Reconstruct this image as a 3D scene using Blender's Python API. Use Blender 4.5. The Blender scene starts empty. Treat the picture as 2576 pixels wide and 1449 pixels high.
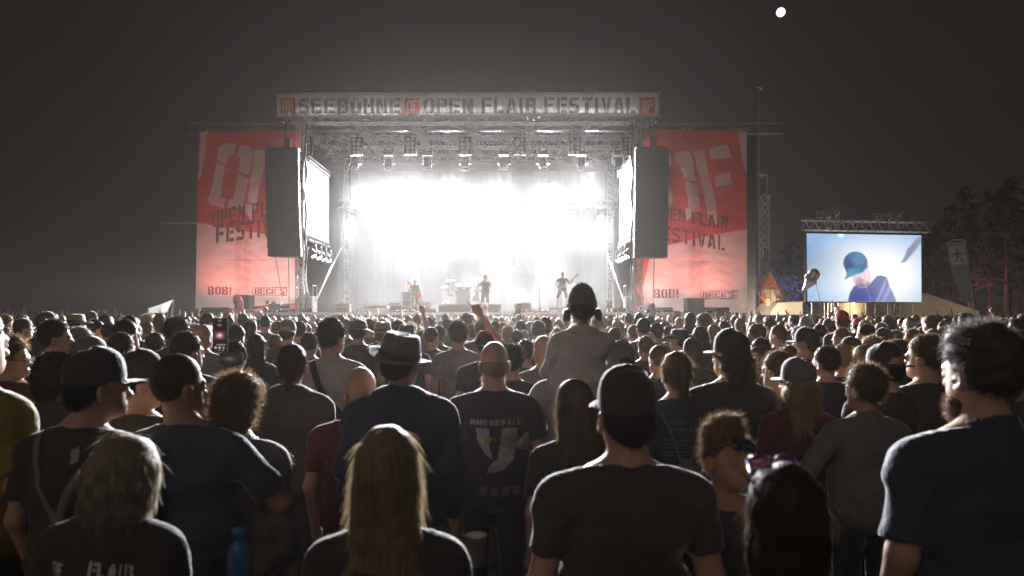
import bpy, math, random
import numpy as np
from mathutils import Vector, Matrix

# ------------------------------------------------------------------ camera, night sky, exposure
SC = bpy.context.scene
COL = SC.collection
PI = math.pi
FPX, CXP, HYP, CAMZ = 1717.0, 1288.0, 800.0, 1.78      # focal length / centre / horizon in photo units (2576 wide), eye height

cam_data = bpy.data.cameras.new('camera')
cam = bpy.data.objects.new('camera', cam_data)
COL.objects.link(cam)
cam.location = (0, 0, CAMZ)
cam.rotation_euler = (PI / 2, 0, 0)
cam_data.lens = 24.0
cam_data.sensor_width = 36.0
cam_data.shift_y = 75.5 / 2576
cam_data.clip_start = 0.05
cam_data.clip_end = 3000
cam_data.dof.use_dof = True
cam_data.dof.focus_distance = 22.0
cam_data.dof.aperture_fstop = 3.2
SC.camera = cam

WORLD = bpy.data.worlds.new('World')
SC.world = WORLD
WORLD.use_nodes = True
WORLD.node_tree.nodes['Background'].inputs[0].default_value = (1.0, 0.72, 0.68, 1)
WORLD.node_tree.nodes['Background'].inputs[1].default_value = 0.0175
# weak, very wide night glow of the festival site from behind the audience (the one sun lamp, lowered to night strength)
sun_data = bpy.data.lights.new('sun', 'SUN')
sun_data.energy = 0.23
sun_data.angle = math.radians(50)
sun_data.color = (1.0, 0.80, 0.66)
sun = bpy.data.objects.new('sun', sun_data)
COL.objects.link(sun)
sun.rotation_euler = (math.radians(62), 0, math.radians(-24))
_wn = WORLD.node_tree                      # faint uneven cloud in the night sky, all round
_tc = _wn.nodes.new('ShaderNodeTexCoord'); _cl = _wn.nodes.new('ShaderNodeTexNoise'); _cl.inputs['Scale'].default_value = 2.6; _cl.inputs['Detail'].default_value = 6
_mx = _wn.nodes.new('ShaderNodeMix'); _mx.data_type = 'RGBA'
_mx.inputs[6].default_value = (.72, .50, .47, 1); _mx.inputs[7].default_value = (1.25, .93, .89, 1)
_wn.links.new(_tc.outputs['Generated'], _cl.inputs['Vector']); _wn.links.new(_cl.outputs[0], _mx.inputs[0]); _wn.links.new(_mx.outputs[2], _wn.nodes['Background'].inputs[0])
SC.view_settings.view_transform = 'Standard'
SC.view_settings.look = 'None'
SC.view_settings.exposure = 0.0
SC.view_settings.gamma = 1.0
SC.view_settings.use_curve_mapping = False
SC.cycles.max_bounces = 6
SC.cycles.diffuse_bounces = 2
SC.cycles.glossy_bounces = 2
SC.cycles.transmission_bounces = 3
SC.cycles.transparent_max_bounces = 8
SC.cycles.volume_bounces = 0
SC.cycles.use_denoising = True
SC.cycles.denoiser = 'OPENIMAGEDENOISE'
SC.cycles.sample_clamp_indirect = 4.0
SC.cycles.caustics_reflective = False
SC.cycles.caustics_refractive = False

LAMP_POWER = 1.0
def P(px, py, d):
    """photo position at distance d in front of the camera -> world point"""
    return Vector(((px - CXP) / FPX * d, d, CAMZ + (HYP - py) / FPX * d))

# ------------------------------------------------------------------ helpers
def tag(o, label=None, cat=None, group=None, kind=None):
    if label: o['label'] = label
    if cat: o['category'] = cat
    if group: o['group'] = group
    if kind: o['kind'] = kind
    return o

def empty(name, loc=(0, 0, 0), rz=0.0, **kw):
    o = bpy.data.objects.new(name, None)
    COL.objects.link(o)
    o.location = loc
    o.rotation_euler = (0, 0, rz)
    o.empty_display_size = 0.2
    return tag(o, **kw)

def mesh_from(name, V, F, mats=None, smooth=True, mi=None):
    """V (n,3) array, F list of faces or (m,4)/(m,3) array"""
    me = bpy.data.meshes.new(name)
    V = np.asarray(V, np.float32)
    if isinstance(F, np.ndarray):
        k = F.shape[1]
        me.vertices.add(len(V)); me.vertices.foreach_set('co', V.ravel())
        me.loops.add(F.size); me.loops.foreach_set('vertex_index', F.astype(np.int32).ravel())
        me.polygons.add(len(F))
        me.polygons.foreach_set('loop_start', np.arange(0, F.size, k, dtype=np.int32))
        me.polygons.foreach_set('loop_total', np.full(len(F), k, np.int32))
        me.update(calc_edges=True)
    else:
        me.from_pydata(V.tolist(), [], [list(f) for f in F])
        me.update()
    if smooth and len(me.polygons):
        me.polygons.foreach_set('use_smooth', np.ones(len(me.polygons), bool))
    if mi is not None:
        me.polygons.foreach_set('material_index', np.asarray(mi, np.int32))
    for m in (mats or []):
        me.materials.append(m)
    me.update()
    return me

def link(name, me, parent=None, loc=None, mat4=None, **kw):
    o = bpy.data.objects.new(name, me)
    COL.objects.link(o)
    if parent is not None: o.parent = parent
    if loc is not None: o.location = loc
    if mat4 is not None: o.matrix_local = mat4
    return tag(o, **kw)

def set_mat(o, m):
    o.material_slots[0].link = 'OBJECT'
    o.material_slots[0].material = m

class MB:
    """collects boxes, tubes, prisms and lathes; build() links them as one mesh object"""
    def __init__(s): s.v = []; s.f = []
    def add(s, V, F):
        o = len(s.v); s.v += [tuple(map(float, p)) for p in V]; s.f += [tuple(int(i) + o for i in f) for f in F]; return s
    def box(s, c, d, rz=0.0, M=None):
        c = Vector(c); out = []
        R = Matrix.Rotation(rz, 3, 'Z') if M is None else M
        for x in (-.5, .5):
            for y in (-.5, .5):
                for z in (-.5, .5):
                    out.append(c + R @ Vector((x * d[0], y * d[1], z * d[2])))
        return s.add(out, [(0, 1, 3, 2), (4, 6, 7, 5), (0, 4, 5, 1), (2, 3, 7, 6), (0, 2, 6, 4), (1, 5, 7, 3)])
    def tube(s, a, b, r, n=6, r2=None, cap=True):
        a = Vector(a); b = Vector(b); d = b - a
        if d.length < 1e-6: return s
        q = d.to_track_quat('Z', 'Y').to_matrix(); r2 = r if r2 is None else r2; V = []
        for (c, rr) in ((a, r), (b, r2)):
            for i in range(n):
                t = 2 * PI * i / n
                V.append(c + q @ Vector((rr * math.cos(t), rr * math.sin(t), 0)))
        F = [(i, (i + 1) % n, n + (i + 1) % n, n + i) for i in range(n)]
        if cap: F += [tuple(range(n - 1, -1, -1)), tuple(range(n, 2 * n))]
        return s.add(V, F)
    def path(s, pts, r, n=6):
        for a, b in zip(pts[:-1], pts[1:]): s.tube(a, b, r, n)
        return s
    def lathe(s, prof, c=(0, 0, 0), n=16, M=None, sx=1.0, sy=1.0):
        V = []; F = []; c = Vector(c); M = M or Matrix.Identity(3)
        for (r, z) in prof:
            for i in range(n):
                t = 2 * PI * i / n
                V.append(c + M @ Vector((r * math.cos(t) * sx, r * math.sin(t) * sy, z)))
        for k in range(len(prof) - 1):
            for i in range(n):
                F.append((k * n + i, k * n + (i + 1) % n, (k + 1) * n + (i + 1) % n, (k + 1) * n + i))
        if prof[0][0] > 1e-5: F.append(tuple(range(n - 1, -1, -1)))
        if prof[-1][0] > 1e-5: F.append(tuple(range((len(prof) - 1) * n, len(prof) * n)))
        return s.add(V, F)
    def prism(s, poly, o, ex, ey, depth):
        """polygon in the (ex, ey) plane at o, extruded by depth along ex x ey"""
        o = Vector(o); ex = Vector(ex); ey = Vector(ey); nz = ex.cross(ey).normalized() * depth
        n = len(poly)
        V = [o + ex * p[0] + ey * p[1] for p in poly] + [o + ex * p[0] + ey * p[1] + nz for p in poly]
        F = [tuple(range(n - 1, -1, -1)), tuple(range(n, 2 * n))] + [(i, (i + 1) % n, n + (i + 1) % n, n + i) for i in range(n)]
        return s.add(V, F)
    def build(s, name, mat, parent=None, smooth=False, loc=None, **kw):
        me = mesh_from(name, np.array(s.v, np.float32).reshape(-1, 3), s.f, [mat], smooth)
        return link(name, me, parent, loc, **kw)

def truss(mb, a, b, w, up=(0, 0, 1), bay=None, r=0.025, rd=0.014, tri=False):
    """box truss from a to b"""
    a = Vector(a); b = Vector(b); d = b - a; L = d.length; d.normalize()
    u = Vector(up); sd = d.cross(u).normalized(); u = sd.cross(d).normalized()
    offs = [sd * -w / 2 + u * w / 2, sd * w / 2 + u * w / 2, sd * w / 2 - u * w / 2, sd * -w / 2 - u * w / 2]
    if tri: offs = [sd * -w / 2 + u * w / 3, sd * w / 2 + u * w / 3, u * -w * 2 / 3]
    for o in offs: mb.tube(a + o, b + o, r, 5)
    n = max(1, round(L / (bay or w)))
    for i in range(n):
        p, q = a + d * (L * i / n), a + d * (L * (i + 1) / n)
        m = (p + q) / 2
        for k in range(len(offs)):
            o1, o2 = offs[k], offs[(k + 1) % len(offs)]
            mb.tube(p + o1, m + o2, rd, 4, cap=False); mb.tube(m + o2, q + o1, rd, 4, cap=False)
    return mb

# ------------------------------------------------------------------ materials
_mats = {}
def nodes_of(name):
    m = bpy.data.materials.new(name); m.use_nodes = True
    nt = m.node_tree
    return m, nt, nt.nodes['Principled BSDF']

def simple(name, col, rough=0.6, metal=0.0, noise=0.25, scale=6.0, sheen=0.0, bump=0.0, bscale=40.0, transl=0.0):
    """principled surface whose colour drifts by noise; optional weave bump, sheen, light passing through"""
    key = (name, tuple(col), rough, metal, noise, scale, sheen, bump, bscale, transl)
    if key in _mats: return _mats[key]
    m, nt, b = nodes_of(name)
    b.inputs['Roughness'].default_value = rough
    b.inputs['Metallic'].default_value = metal
    if sheen:
        b.inputs['Sheen Weight'].default_value = sheen
        b.inputs['Sheen Roughness'].default_value = 0.3
    tc = nt.nodes.new('ShaderNodeTexCoord')
    nz = nt.nodes.new('ShaderNodeTexNoise'); nz.inputs['Scale'].default_value = scale; nz.inputs['Detail'].default_value = 4
    nt.links.new(tc.outputs['Object'], nz.inputs['Vector'])
    mx = nt.nodes.new('ShaderNodeMix'); mx.data_type = 'RGBA'
    mx.inputs[6].default_value = [max(0, c * (1 - noise)) for c in col] + [1]
    mx.inputs[7].default_value = [min(1, c * (1 + noise)) for c in col] + [1]
    nt.links.new(nz.outputs[0], mx.inputs[0])
    nt.links.new(mx.outputs[2], b.inputs['Base Color'])
    if bump:
        n2 = nt.nodes.new('ShaderNodeTexNoise'); n2.inputs['Scale'].default_value = bscale; n2.inputs['Detail'].default_value = 3
        nt.links.new(tc.outputs['Object'], n2.inputs['Vector'])
        bp = nt.nodes.new('ShaderNodeBump'); bp.inputs['Strength'].default_value = bump; bp.inputs['Distance'].default_value = 0.02
        nt.links.new(n2.outputs[0], bp.inputs['Height']); nt.links.new(bp.outputs[0], b.inputs['Normal'])
    if transl:
        t = nt.nodes.new('ShaderNodeBsdfTranslucent'); nt.links.new(mx.outputs[2], t.inputs['Color'])
        ms = nt.nodes.new('ShaderNodeMixShader'); ms.inputs[0].default_value = transl
        nt.links.new(b.outputs[0], ms.inputs[1]); nt.links.new(t.outputs[0], ms.inputs[2])
        nt.links.new(ms.outputs[0], nt.nodes['Material Output'].inputs['Surface'])
    _mats[key] = m
    return m

def emit(name, col, strength):
    key = (name, tuple(col), strength)
    if key in _mats: return _mats[key]
    m, nt, b = nodes_of(name)
    b.inputs['Base Color'].default_value = (0.02, 0.02, 0.02, 1)
    b.inputs['Emission Color'].default_value = list(col) + [1]
    b.inputs['Emission Strength'].default_value = strength
    _mats[key] = m
    return m

def cloth(col, name='cloth'):
    return simple(name, col, rough=0.85, noise=0.3, scale=9, sheen=0.8, bump=0.35, bscale=55)

def hair_mat(col):
    key = ('hair', tuple(col))
    if key in _mats: return _mats[key]
    m, nt, b = nodes_of('hair')
    b.inputs['Roughness'].default_value = 0.5
    b.inputs['Specular IOR Level'].default_value = 0.4
    tc = nt.nodes.new('ShaderNodeTexCoord')
    mp = nt.nodes.new('ShaderNodeMapping'); mp.inputs['Scale'].default_value = (60, 60, 5)
    nz = nt.nodes.new('ShaderNodeTexNoise'); nz.inputs['Scale'].default_value = 1.5; nz.inputs['Detail'].default_value = 4
    nt.links.new(tc.outputs['Object'], mp.inputs[0]); nt.links.new(mp.outputs[0], nz.inputs['Vector'])
    mx = nt.nodes.new('ShaderNodeMix'); mx.data_type = 'RGBA'
    mx.inputs[6].default_value = [c * 0.55 for c in col] + [1]
    mx.inputs[7].default_value = [min(1, c * 1.5) for c in col] + [1]
    nt.links.new(nz.outputs[0], mx.inputs[0]); nt.links.new(mx.outputs[2], b.inputs['Base Color'])
    t = nt.nodes.new('ShaderNodeBsdfTranslucent'); nt.links.new(mx.outputs[2], t.inputs['Color'])
    bp = nt.nodes.new('ShaderNodeBump'); bp.inputs['Strength'].default_value = 0.5; bp.inputs['Distance'].default_value = 0.006
    nt.links.new(nz.outputs[0], bp.inputs['Height']); nt.links.new(bp.outputs[0], b.inputs['Normal'])
    ms = nt.nodes.new('ShaderNodeMixShader'); ms.inputs[0].default_value = 0.5
    nt.links.new(b.outputs[0], ms.inputs[1]); nt.links.new(t.outputs[0], ms.inputs[2])
    nt.links.new(ms.outputs[0], nt.nodes['Material Output'].inputs['Surface'])
    _mats[key] = m
    return m

# ------------------------------------------------------------------ stencil lettering (4 x 6 cells)
def _r(x0, y0, x1, y1): return [(x0, y0), (x1, y0), (x1, y1), (x0, y1)]
_OL = [(0, .9), (.9, 0), (1.75, 0), (1.75, 1.2), (1.3, 1.2), (1.3, 4.8), (1.75, 4.8), (1.75, 6), (.9, 6), (0, 5.1)]
_OR = [(4 - x, y) for x, y in _OL]
GLYPH = {
 'O': [_OL, _OR], 'C': [_OL, [(2.1, 0), (3.1, 0), (4, .9), (4, 1.9), (2.7, 1.9), (2.7, 1.2), (2.1, 1.2)], [(2.1, 6), (3.1, 6), (4, 5.1), (4, 4.1), (2.7, 4.1), (2.7, 4.8), (2.1, 4.8)]],
 'E': [_r(0, 0, 1.3, 6), _r(1.6, 4.8, 4, 6), _r(1.6, 2.4, 3.6, 3.6), _r(1.6, 0, 4, 1.2)],
 'F': [_r(0, 0, 1.3, 6), _r(1.6, 4.8, 4, 6), _r(1.6, 2.4, 3.6, 3.6)],
 'L': [_r(0, 0, 1.3, 6), _r(1.6, 0, 3.7, 1.2)], 'I': [_r(.3, 0, 1.6, 6)],
 'P': [_r(0, 0, 1.3, 6), _r(1.6, 4.8, 2.5, 6), _r(1.6, 2.2, 2.5, 3.4), [(2.7, 2.2), (3.3, 2.2), (4, 2.9), (4, 5.3), (3.3, 6), (2.7, 6)]],
 'R': [_r(0, 0, 1.3, 6), _r(1.6, 4.8, 2.5, 6), _r(1.6, 2.5, 2.5, 3.6), [(2.7, 2.9), (3.3, 2.9), (4, 3.5), (4, 5.3), (3.3, 6), (2.7, 6)], [(2.6, 2.6), (3.6, 2.6), (4, 1.9), (4, 0), (2.7, 0), (2.7, 1.9)]],
 'B': [_r(0, 0, 1.3, 6), _r(1.6, 4.8, 2.5, 6), _r(1.6, 2.4, 2.5, 3.5), _r(1.6, 0, 2.5, 1.2), [(2.7, 3.1), (3.4, 3.1), (3.9, 3.7), (3.9, 5.3), (3.3, 6), (2.7, 6)], [(2.7, 0), (3.4, 0), (4, .7), (4, 2.3), (3.5, 2.9), (2.7, 2.9)]],
 'S': [[(.9, 4.8), (1.3, 4.8), (4, 4.8), (4, 6), (.9, 6), (0, 5.1), (0, 4.9)], [(0, 4.6), (1.3, 4.6), (1.3, 3.7), (2.2, 3.7), (2.2, 2.6), (.8, 2.6), (0, 3.4)], [(2.4, 3.5), (3.2, 3.5), (4, 2.7), (4, 1.4), (2.7, 1.4), (2.7, 2.4), (2.4, 2.4)], [(0, 0), (3.1, 0), (4, .9), (4, 1.2), (0, 1.2)]],
 'U': [[(0, .9), (.9, 0), (1.75, 0), (1.75, 1.2), (1.3, 1.2), (1.3, 6), (0, 6)], [(4, .9), (3.1, 0), (2.25, 0), (2.25, 1.2), (2.7, 1.2), (2.7, 6), (4, 6)]],
 'H': [_r(0, 0, 1.3, 6), _r(2.7, 0, 4, 6), _r(1.55, 2.4, 2.45, 3.6)],
 'N': [_r(0, 0, 1.2, 6), _r(2.8, 0, 4, 6), [(1.3, 6), (1.7, 6), (2.7, 2.4), (2.7, 0), (2.4, 0), (1.3, 3.9)]],
 'A': [[(0, 0), (1.25, 0), (2, 4.2), (1.9, 6), (1.1, 6)], [(4, 0), (2.75, 0), (2.1, 4.2), (2.1, 6), (2.9, 6)], _r(1.6, 1.2, 2.4, 2.1)],
 'T': [_r(0, 4.8, 4, 6), _r(1.35, 0, 2.65, 4.5)],
 'V': [[(0, 6), (1.3, 6), (1.95, 2), (1.95, 0), (1.4, 0)], [(4, 6), (2.7, 6), (2.05, 2), (2.05, 0), (2.6, 0)]],
 'K': [_r(0, 0, 1.3, 6), [(1.5, 3.2), (2.8, 6), (4, 6), (2.6, 3.1)], [(1.5, 2.8), (2.8, 0), (4, 0), (2.6, 3.0)]],
 'X': [[(0, 0), (1.3, 0), (4, 6), (2.7, 6)], [(0, 6), (1.3, 6), (1.9, 4.6), (1.3, 3.2)], [(2.7, 0), (4, 0), (2.7, 2.9), (2.1, 1.5)]],
 'M': [_r(0, 0, 1, 6), _r(3, 0, 4, 6), [(1.1, 6), (1.5, 6), (2, 4), (2.5, 6), (2.9, 6), (2.2, 2.6), (1.8, 2.6)]],
 '!': [_r(.4, 1.8, 1.6, 6), _r(.4, 0, 1.6, 1.2)], "'": [_r(.2, 4.2, 1.2, 6.2)], '.': [_r(.3, 0, 1.3, 1.2)],
 '1': [_r(1.2, 0, 2.6, 6), [(.2, 4.6), (1.1, 5.2), (1.1, 6), (.2, 5.4)]], '9': [_r(0, 3, 1.2, 6), _r(2.8, 0, 4, 6), _r(1.2, 4.9, 2.8, 6), _r(1.2, 2.7, 2.8, 3.7)],
 '2': [_r(0, 4.9, 4, 6), _r(2.8, 3, 4, 4.9), _r(0, 2.6, 2.8, 3.6), _r(0, 1.1, 1.2, 2.6), _r(0, 0, 4, 1.1)],
}
GLYPH['Ü'] = [[(x, y * .8) for x, y in p] for p in GLYPH['U']] + [_r(.9, 5.1, 1.7, 6), _r(2.3, 5.1, 3.1, 6)]
GLYPH['D'] = [_r(0, 0, 1.3, 6), [(1.6, 0), (3.1, 0), (4, .9), (4, 5.1), (3.1, 6), (1.6, 6), (1.6, 4.8), (2.7, 4.8), (2.7, 1.2), (1.6, 1.2)]]
GLYPH['G'] = GLYPH['C'] + [_r(2.4, 1.9, 4, 2.8)]
WID = {'I': 1.9, '!': 2.0, "'": 1.4, '.': 1.6, ' ': 2.2}
def text_polys(s, o, ex, ey, gap=0.75):
    """polygons of stencil text: o lower left, ex / ey one cell right / up (2-D vectors)"""
    out = []; x = 0.0
    for ch in s:
        for p in GLYPH.get(ch, []):
            out.append([(o[0] + ex[0] * (x + a) + ey[0] * b, o[1] + ex[1] * (x + a) + ey[1] * b) for a, b in p])
        x += WID.get(ch, 4.0) + gap
    return out
def text_fit(s, x0, y0, x1, y1, slope=0.0, h=None, gap=0.75):
    """stencil text filling x0..x1 with baseline y0 and top y1 (any y direction)"""
    n = sum(WID.get(c, 4.0) + gap for c in s) - gap
    ex = ((x1 - x0) / n, slope * (x1 - x0) / n); ey = (0, (y1 - y0) / 6.0)
    return text_polys(s, (x0, y0), ex, ey, gap)
def inside(polys, X, Y):
    """which points lie in any of the polygons"""
    res = np.zeros(X.shape, bool)
    for p in polys:
        xs = [a for a, b in p]; ys = [b for a, b in p]
        bb = (X >= min(xs)) & (X <= max(xs)) & (Y >= min(ys)) & (Y <= max(ys))
        if not bb.any(): continue
        x = X[bb]; y = Y[bb]; c = np.zeros(x.shape, bool); j = len(p) - 1
        for i in range(len(p)):
            xi, yi = p[i]; xj, yj = p[j]
            if yi != yj:
                c ^= ((yi > y) != (yj > y)) & (x < (xj - xi) * (y - yi) / (yj - yi) + xi)
            j = i
        res[bb] |= c
    return res
# ------------------------------------------------------------------ bodies: blended volumes -> one skin
def axis(*segs):
    out = []
    for a, b, st in segs:
        n = max(1, int(round((b - a) / st)))
        out += [a + (b - a) * i / n for i in range(n)]
    out.append(segs[-1][1])
    return np.array(out, np.float32)

class Field:
    def __init__(s, xs, ys, zs):
        s.xs, s.ys, s.zs = xs, ys, zs
        s.F = np.full((len(xs), len(ys), len(zs)), 0.5, np.float32)
    def sub(s, lo, hi):
        i0, i1 = np.searchsorted(s.xs, [lo[0], hi[0]]); j0, j1 = np.searchsorted(s.ys, [lo[1], hi[1]]); k0, k1 = np.searchsorted(s.zs, [lo[2], hi[2]])
        sl = (slice(max(i0 - 1, 0), i1 + 1), slice(max(j0 - 1, 0), j1 + 1), slice(max(k0 - 1, 0), k1 + 1))
        return sl, s.xs[sl[0]][:, None, None], s.ys[sl[1]][None, :, None], s.zs[sl[2]][None, None, :]
    def _mix(s, sl, d, k, neg):
        a = s.F[sl]
        if a.size == 0: return
        if neg:
            h = np.maximum(k - np.abs(a + d), 0) / k; s.F[sl] = np.maximum(a, -d) + h * h * k * .25
        else:
            h = np.maximum(k - np.abs(a - d), 0) / k; s.F[sl] = np.minimum(a, d) - h * h * k * .25
    def cap(s, a, b, ra, rb=None, k=.03, neg=False, cut=None):
        rb = ra if rb is None else rb
        a = np.array(a, np.float32); b = np.array(b, np.float32); R = max(ra, rb) + k + .03
        sl, X, Y, Z = s.sub(np.minimum(a, b) - R, np.maximum(a, b) + R)
        ab = b - a; L2 = float(ab @ ab) + 1e-9
        t = np.clip(((X - a[0]) * ab[0] + (Y - a[1]) * ab[1] + (Z - a[2]) * ab[2]) / L2, 0, 1)
        d = np.sqrt((X - a[0] - t * ab[0]) ** 2 + (Y - a[1] - t * ab[1]) ** 2 + (Z - a[2] - t * ab[2]) ** 2) - (ra + (rb - ra) * t)
        if cut is not None:                                  # flat end at fraction cut
            L = math.sqrt(L2)
            d = np.maximum(d, ((X - a[0]) * ab[0] + (Y - a[1]) * ab[1] + (Z - a[2]) * ab[2]) / L - cut * L)
        s._mix(sl, d, k, neg)
    def ell(s, c, r, k=.03, M=None, neg=False):
        c = np.array(c, np.float32); R = max(r) + k + .03
        sl, X, Y, Z = s.sub(c - R, c + R)
        x, y, z = X - c[0], Y - c[1], Z - c[2]
        if M is not None:
            x, y, z = (M[0][0] * x + M[1][0] * y + M[2][0] * z, M[0][1] * x + M[1][1] * y + M[2][1] * z, M[0][2] * x + M[1][2] * y + M[2][2] * z)
        k0 = np.sqrt((x / r[0]) ** 2 + (y / r[1]) ** 2 + (z / r[2]) ** 2); k1 = np.sqrt((x / r[0] ** 2) ** 2 + (y / r[1] ** 2) ** 2 + (z / r[2] ** 2) ** 2) + 1e-6
        s._mix(sl, (k0 * (k0 - 1) / k1).astype(np.float32), k, neg)
    def plane(s, n, o, k=.004):
        """keep the side where (p-o).n < 0"""
        X, Y, Z = s.xs[:, None, None], s.ys[None, :, None], s.zs[None, None, :]
        s.F = np.maximum(s.F, ((X - o[0]) * n[0] + (Y - o[1]) * n[1] + (Z - o[2]) * n[2]).astype(np.float32))
    def wob(s, amp, f=1.0, ph=0.0, fade=0.0):
        X, Y, Z = s.xs[:, None, None], s.ys[None, :, None], s.zs[None, None, :]
        w = np.sin(f * (23 * Z + 9 * X) + 2.2 * np.sin(f * (11 * X - 7 * Y) + ph)) * np.sin(f * (13 * X + 5 * Z) + 1.7 * np.sin(f * 9 * Z + ph)) + .6 * np.sin(f * (41 * Z - 26 * X + 12 * Y) + 2 * np.sin(f * 15 * X + ph))
        if fade: w = w * np.clip((fade - Z) / .14, .12, 1)
        s.F = s.F + (amp * w).astype(np.float32)
    def mesh(s):
        F = s.F.copy()
        F[0] = F[-1] = .01; F[:, 0] = F[:, -1] = .01; F[:, :, 0] = F[:, :, -1] = .01
        S = F < 0
        nx, ny, nz = F.shape
        cnt = np.zeros((nx - 1, ny - 1, nz - 1), np.int8)
        for dx in (0, 1):
            for dy in (0, 1):
                for dz in (0, 1):
                    cnt += S[dx:nx - 1 + dx, dy:ny - 1 + dy, dz:nz - 1 + dz]
        mixed = (cnt > 0) & (cnt < 8)
        idx = np.full(mixed.shape, -1, np.int32)
        I = np.argwhere(mixed); idx[mixed] = np.arange(len(I))
        acc = np.zeros((len(I), 3), np.float32); n = np.zeros(len(I), np.float32)
        i, j, k = I.T
        corners = [(a, b, c) for a in (0, 1) for b in (0, 1) for c in (0, 1)]
        for ca in corners:
            for ax in range(3):
                if ca[ax]: continue
                cb = list(ca); cb[ax] = 1
                fa = F[i + ca[0], j + ca[1], k + ca[2]]; fb = F[i + cb[0], j + cb[1], k + cb[2]]
                x = (fa < 0) != (fb < 0)
                t = np.where(x, fa / np.where(x, fa - fb, 1), 0)
                p = np.stack([np.full(len(I), ca[0], np.float32), np.full(len(I), ca[1], np.float32), np.full(len(I), ca[2], np.float32)], 1)
                p[:, ax] += t
                acc += p * x[:, None]; n += x
        pos = I + acc / n[:, None]
        V = np.stack([np.interp(pos[:, a], np.arange(len(c)), c) for a, c in enumerate((s.xs, s.ys, s.zs))], 1)
        Q = []
        for ax in range(3):
            sl0 = [slice(None)] * 3; sl1 = [slice(None)] * 3; sl0[ax] = slice(0, -1); sl1[ax] = slice(1, None)
            A = S[tuple(sl0)]; B = S[tuple(sl1)]
            E = np.argwhere(A != B)
            o1, o2 = [(1, 2), (2, 0), (0, 1)][ax]
            E = E[(E[:, o1] > 0) & (E[:, o2] > 0) & (E[:, o1] < F.shape[o1] - 1) & (E[:, o2] < F.shape[o2] - 1)]
            flip = A[tuple(E.T)]
            def cell(d1, d2):
                c = E.copy(); c[:, o1] += d1; c[:, o2] += d2
                return idx[tuple(c.T)]
            q = np.stack([cell(-1, -1), cell(0, -1), cell(0, 0), cell(-1, 0)], 1)
            q[~flip] = q[~flip][:, ::-1]
            Q.append(q)
        return V.astype(np.float32), np.concatenate(Q).astype(np.int32)

# ---- hands (wrist at origin, fingers along +z, palm towards -y, thumb on +x)
def _finger(fl, base, L, r, curl, spread):
    p = np.array(base, float); a = 0.0
    for q, (f, c) in enumerate(zip((.45, .31, .24), curl)):
        a += c
        d = np.array([math.sin(spread) * math.cos(a), -math.sin(a), math.cos(a) * math.cos(spread)])
        n = p + d * L * f
        fl.cap(p, n, r * (1 - .1 * q), r * (.92 - .1 * q), k=.004); p = n
_hands = {}
def hand(pose, st=.005):
    if (pose, st) in _hands: return _hands[(pose, st)]
    f = Field(axis((-.11, .13, st)), axis((-.11, .06, st)), axis((-.05, .23, st)))
    f.cap((0, 0, -.04), (0, 0, .02), .027, .025, k=.02)
    f.cap((-.022, 0, .03), (-.026, 0, .082), .017, .016, k=.03); f.cap((.0, 0, .03), (.0, 0, .088), .018, .017, k=.03); f.cap((.022, 0, .03), (.026, 0, .085), .018, .016, k=.03)
    C = {'relax': (.25, .4, .3), 'open': (.05, .08, .06), 'fist': (1.35, 1.5, .9), 'grip': (.7, .9, .5)}
    cu = [C['fist' if pose in ('point', 'horn') else pose]] * 4
    if pose in ('point', 'horn'): cu[0] = (.08, .1, .1)
    if pose == 'horn': cu[3] = (.1, .1, .1)
    sp = .16 if pose == 'open' else .05
    for q, (bx, bz, L, r) in enumerate(((.029, .087, .076, .0095), (.0095, .092, .084, .0098), (-.0105, .089, .077, .0094), (-.029, .08, .06, .0085))):
        _finger(f, (bx, 0, bz), L, r, cu[q], (1.5 - q) * sp)
    f.cap((.022, -.004, .02), (.047, -.018, .055), .014, .0115, k=.012)
    if pose in ('fist', 'point', 'horn'):
        f.cap((.047, -.018, .055), (.018, -.042, .088), .0105, .0095, k=.004)
    elif pose == 'grip':
        f.cap((.047, -.018, .055), (.05, -.05, .085), .0105, .009, k=.004)
    else:
        f.cap((.047, -.018, .055), (.062, -.024, .095), .0105, .009, k=.004)
    _hands[(pose, st)] = f.mesh()
    return _hands[(pose, st)]

def frame(z, y):
    z = Vector(z).normalized(); y = Vector(y); y = (y - z * y.dot(z))
    if y.length < 1e-4: y = Vector((0, 1, 0)) - z * z.y
    y.normalize(); x = y.cross(z)
    return Matrix((x, y, z)).transposed()

HEADZ = 1.485
def head_mat(sp):
    """head frame in body space (body 1.75 m tall)"""
    R = Matrix.Rotation(math.radians(sp.get('yaw', 0)), 3, 'Z') @ Matrix.Rotation(math.radians(sp.get('roll', 0)), 3, 'Y') @ Matrix.Rotation(math.radians(-sp.get('pitch', 0)), 3, 'X')
    s = sp.get('hs', 1.0)
    M = R.to_4x4() @ Matrix.Diagonal((s, s, s, 1))
    M.translation = Vector((sp.get('hx', 0), sp.get('hy', 0), HEADZ + sp.get('hz', 0)))
    return M

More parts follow.
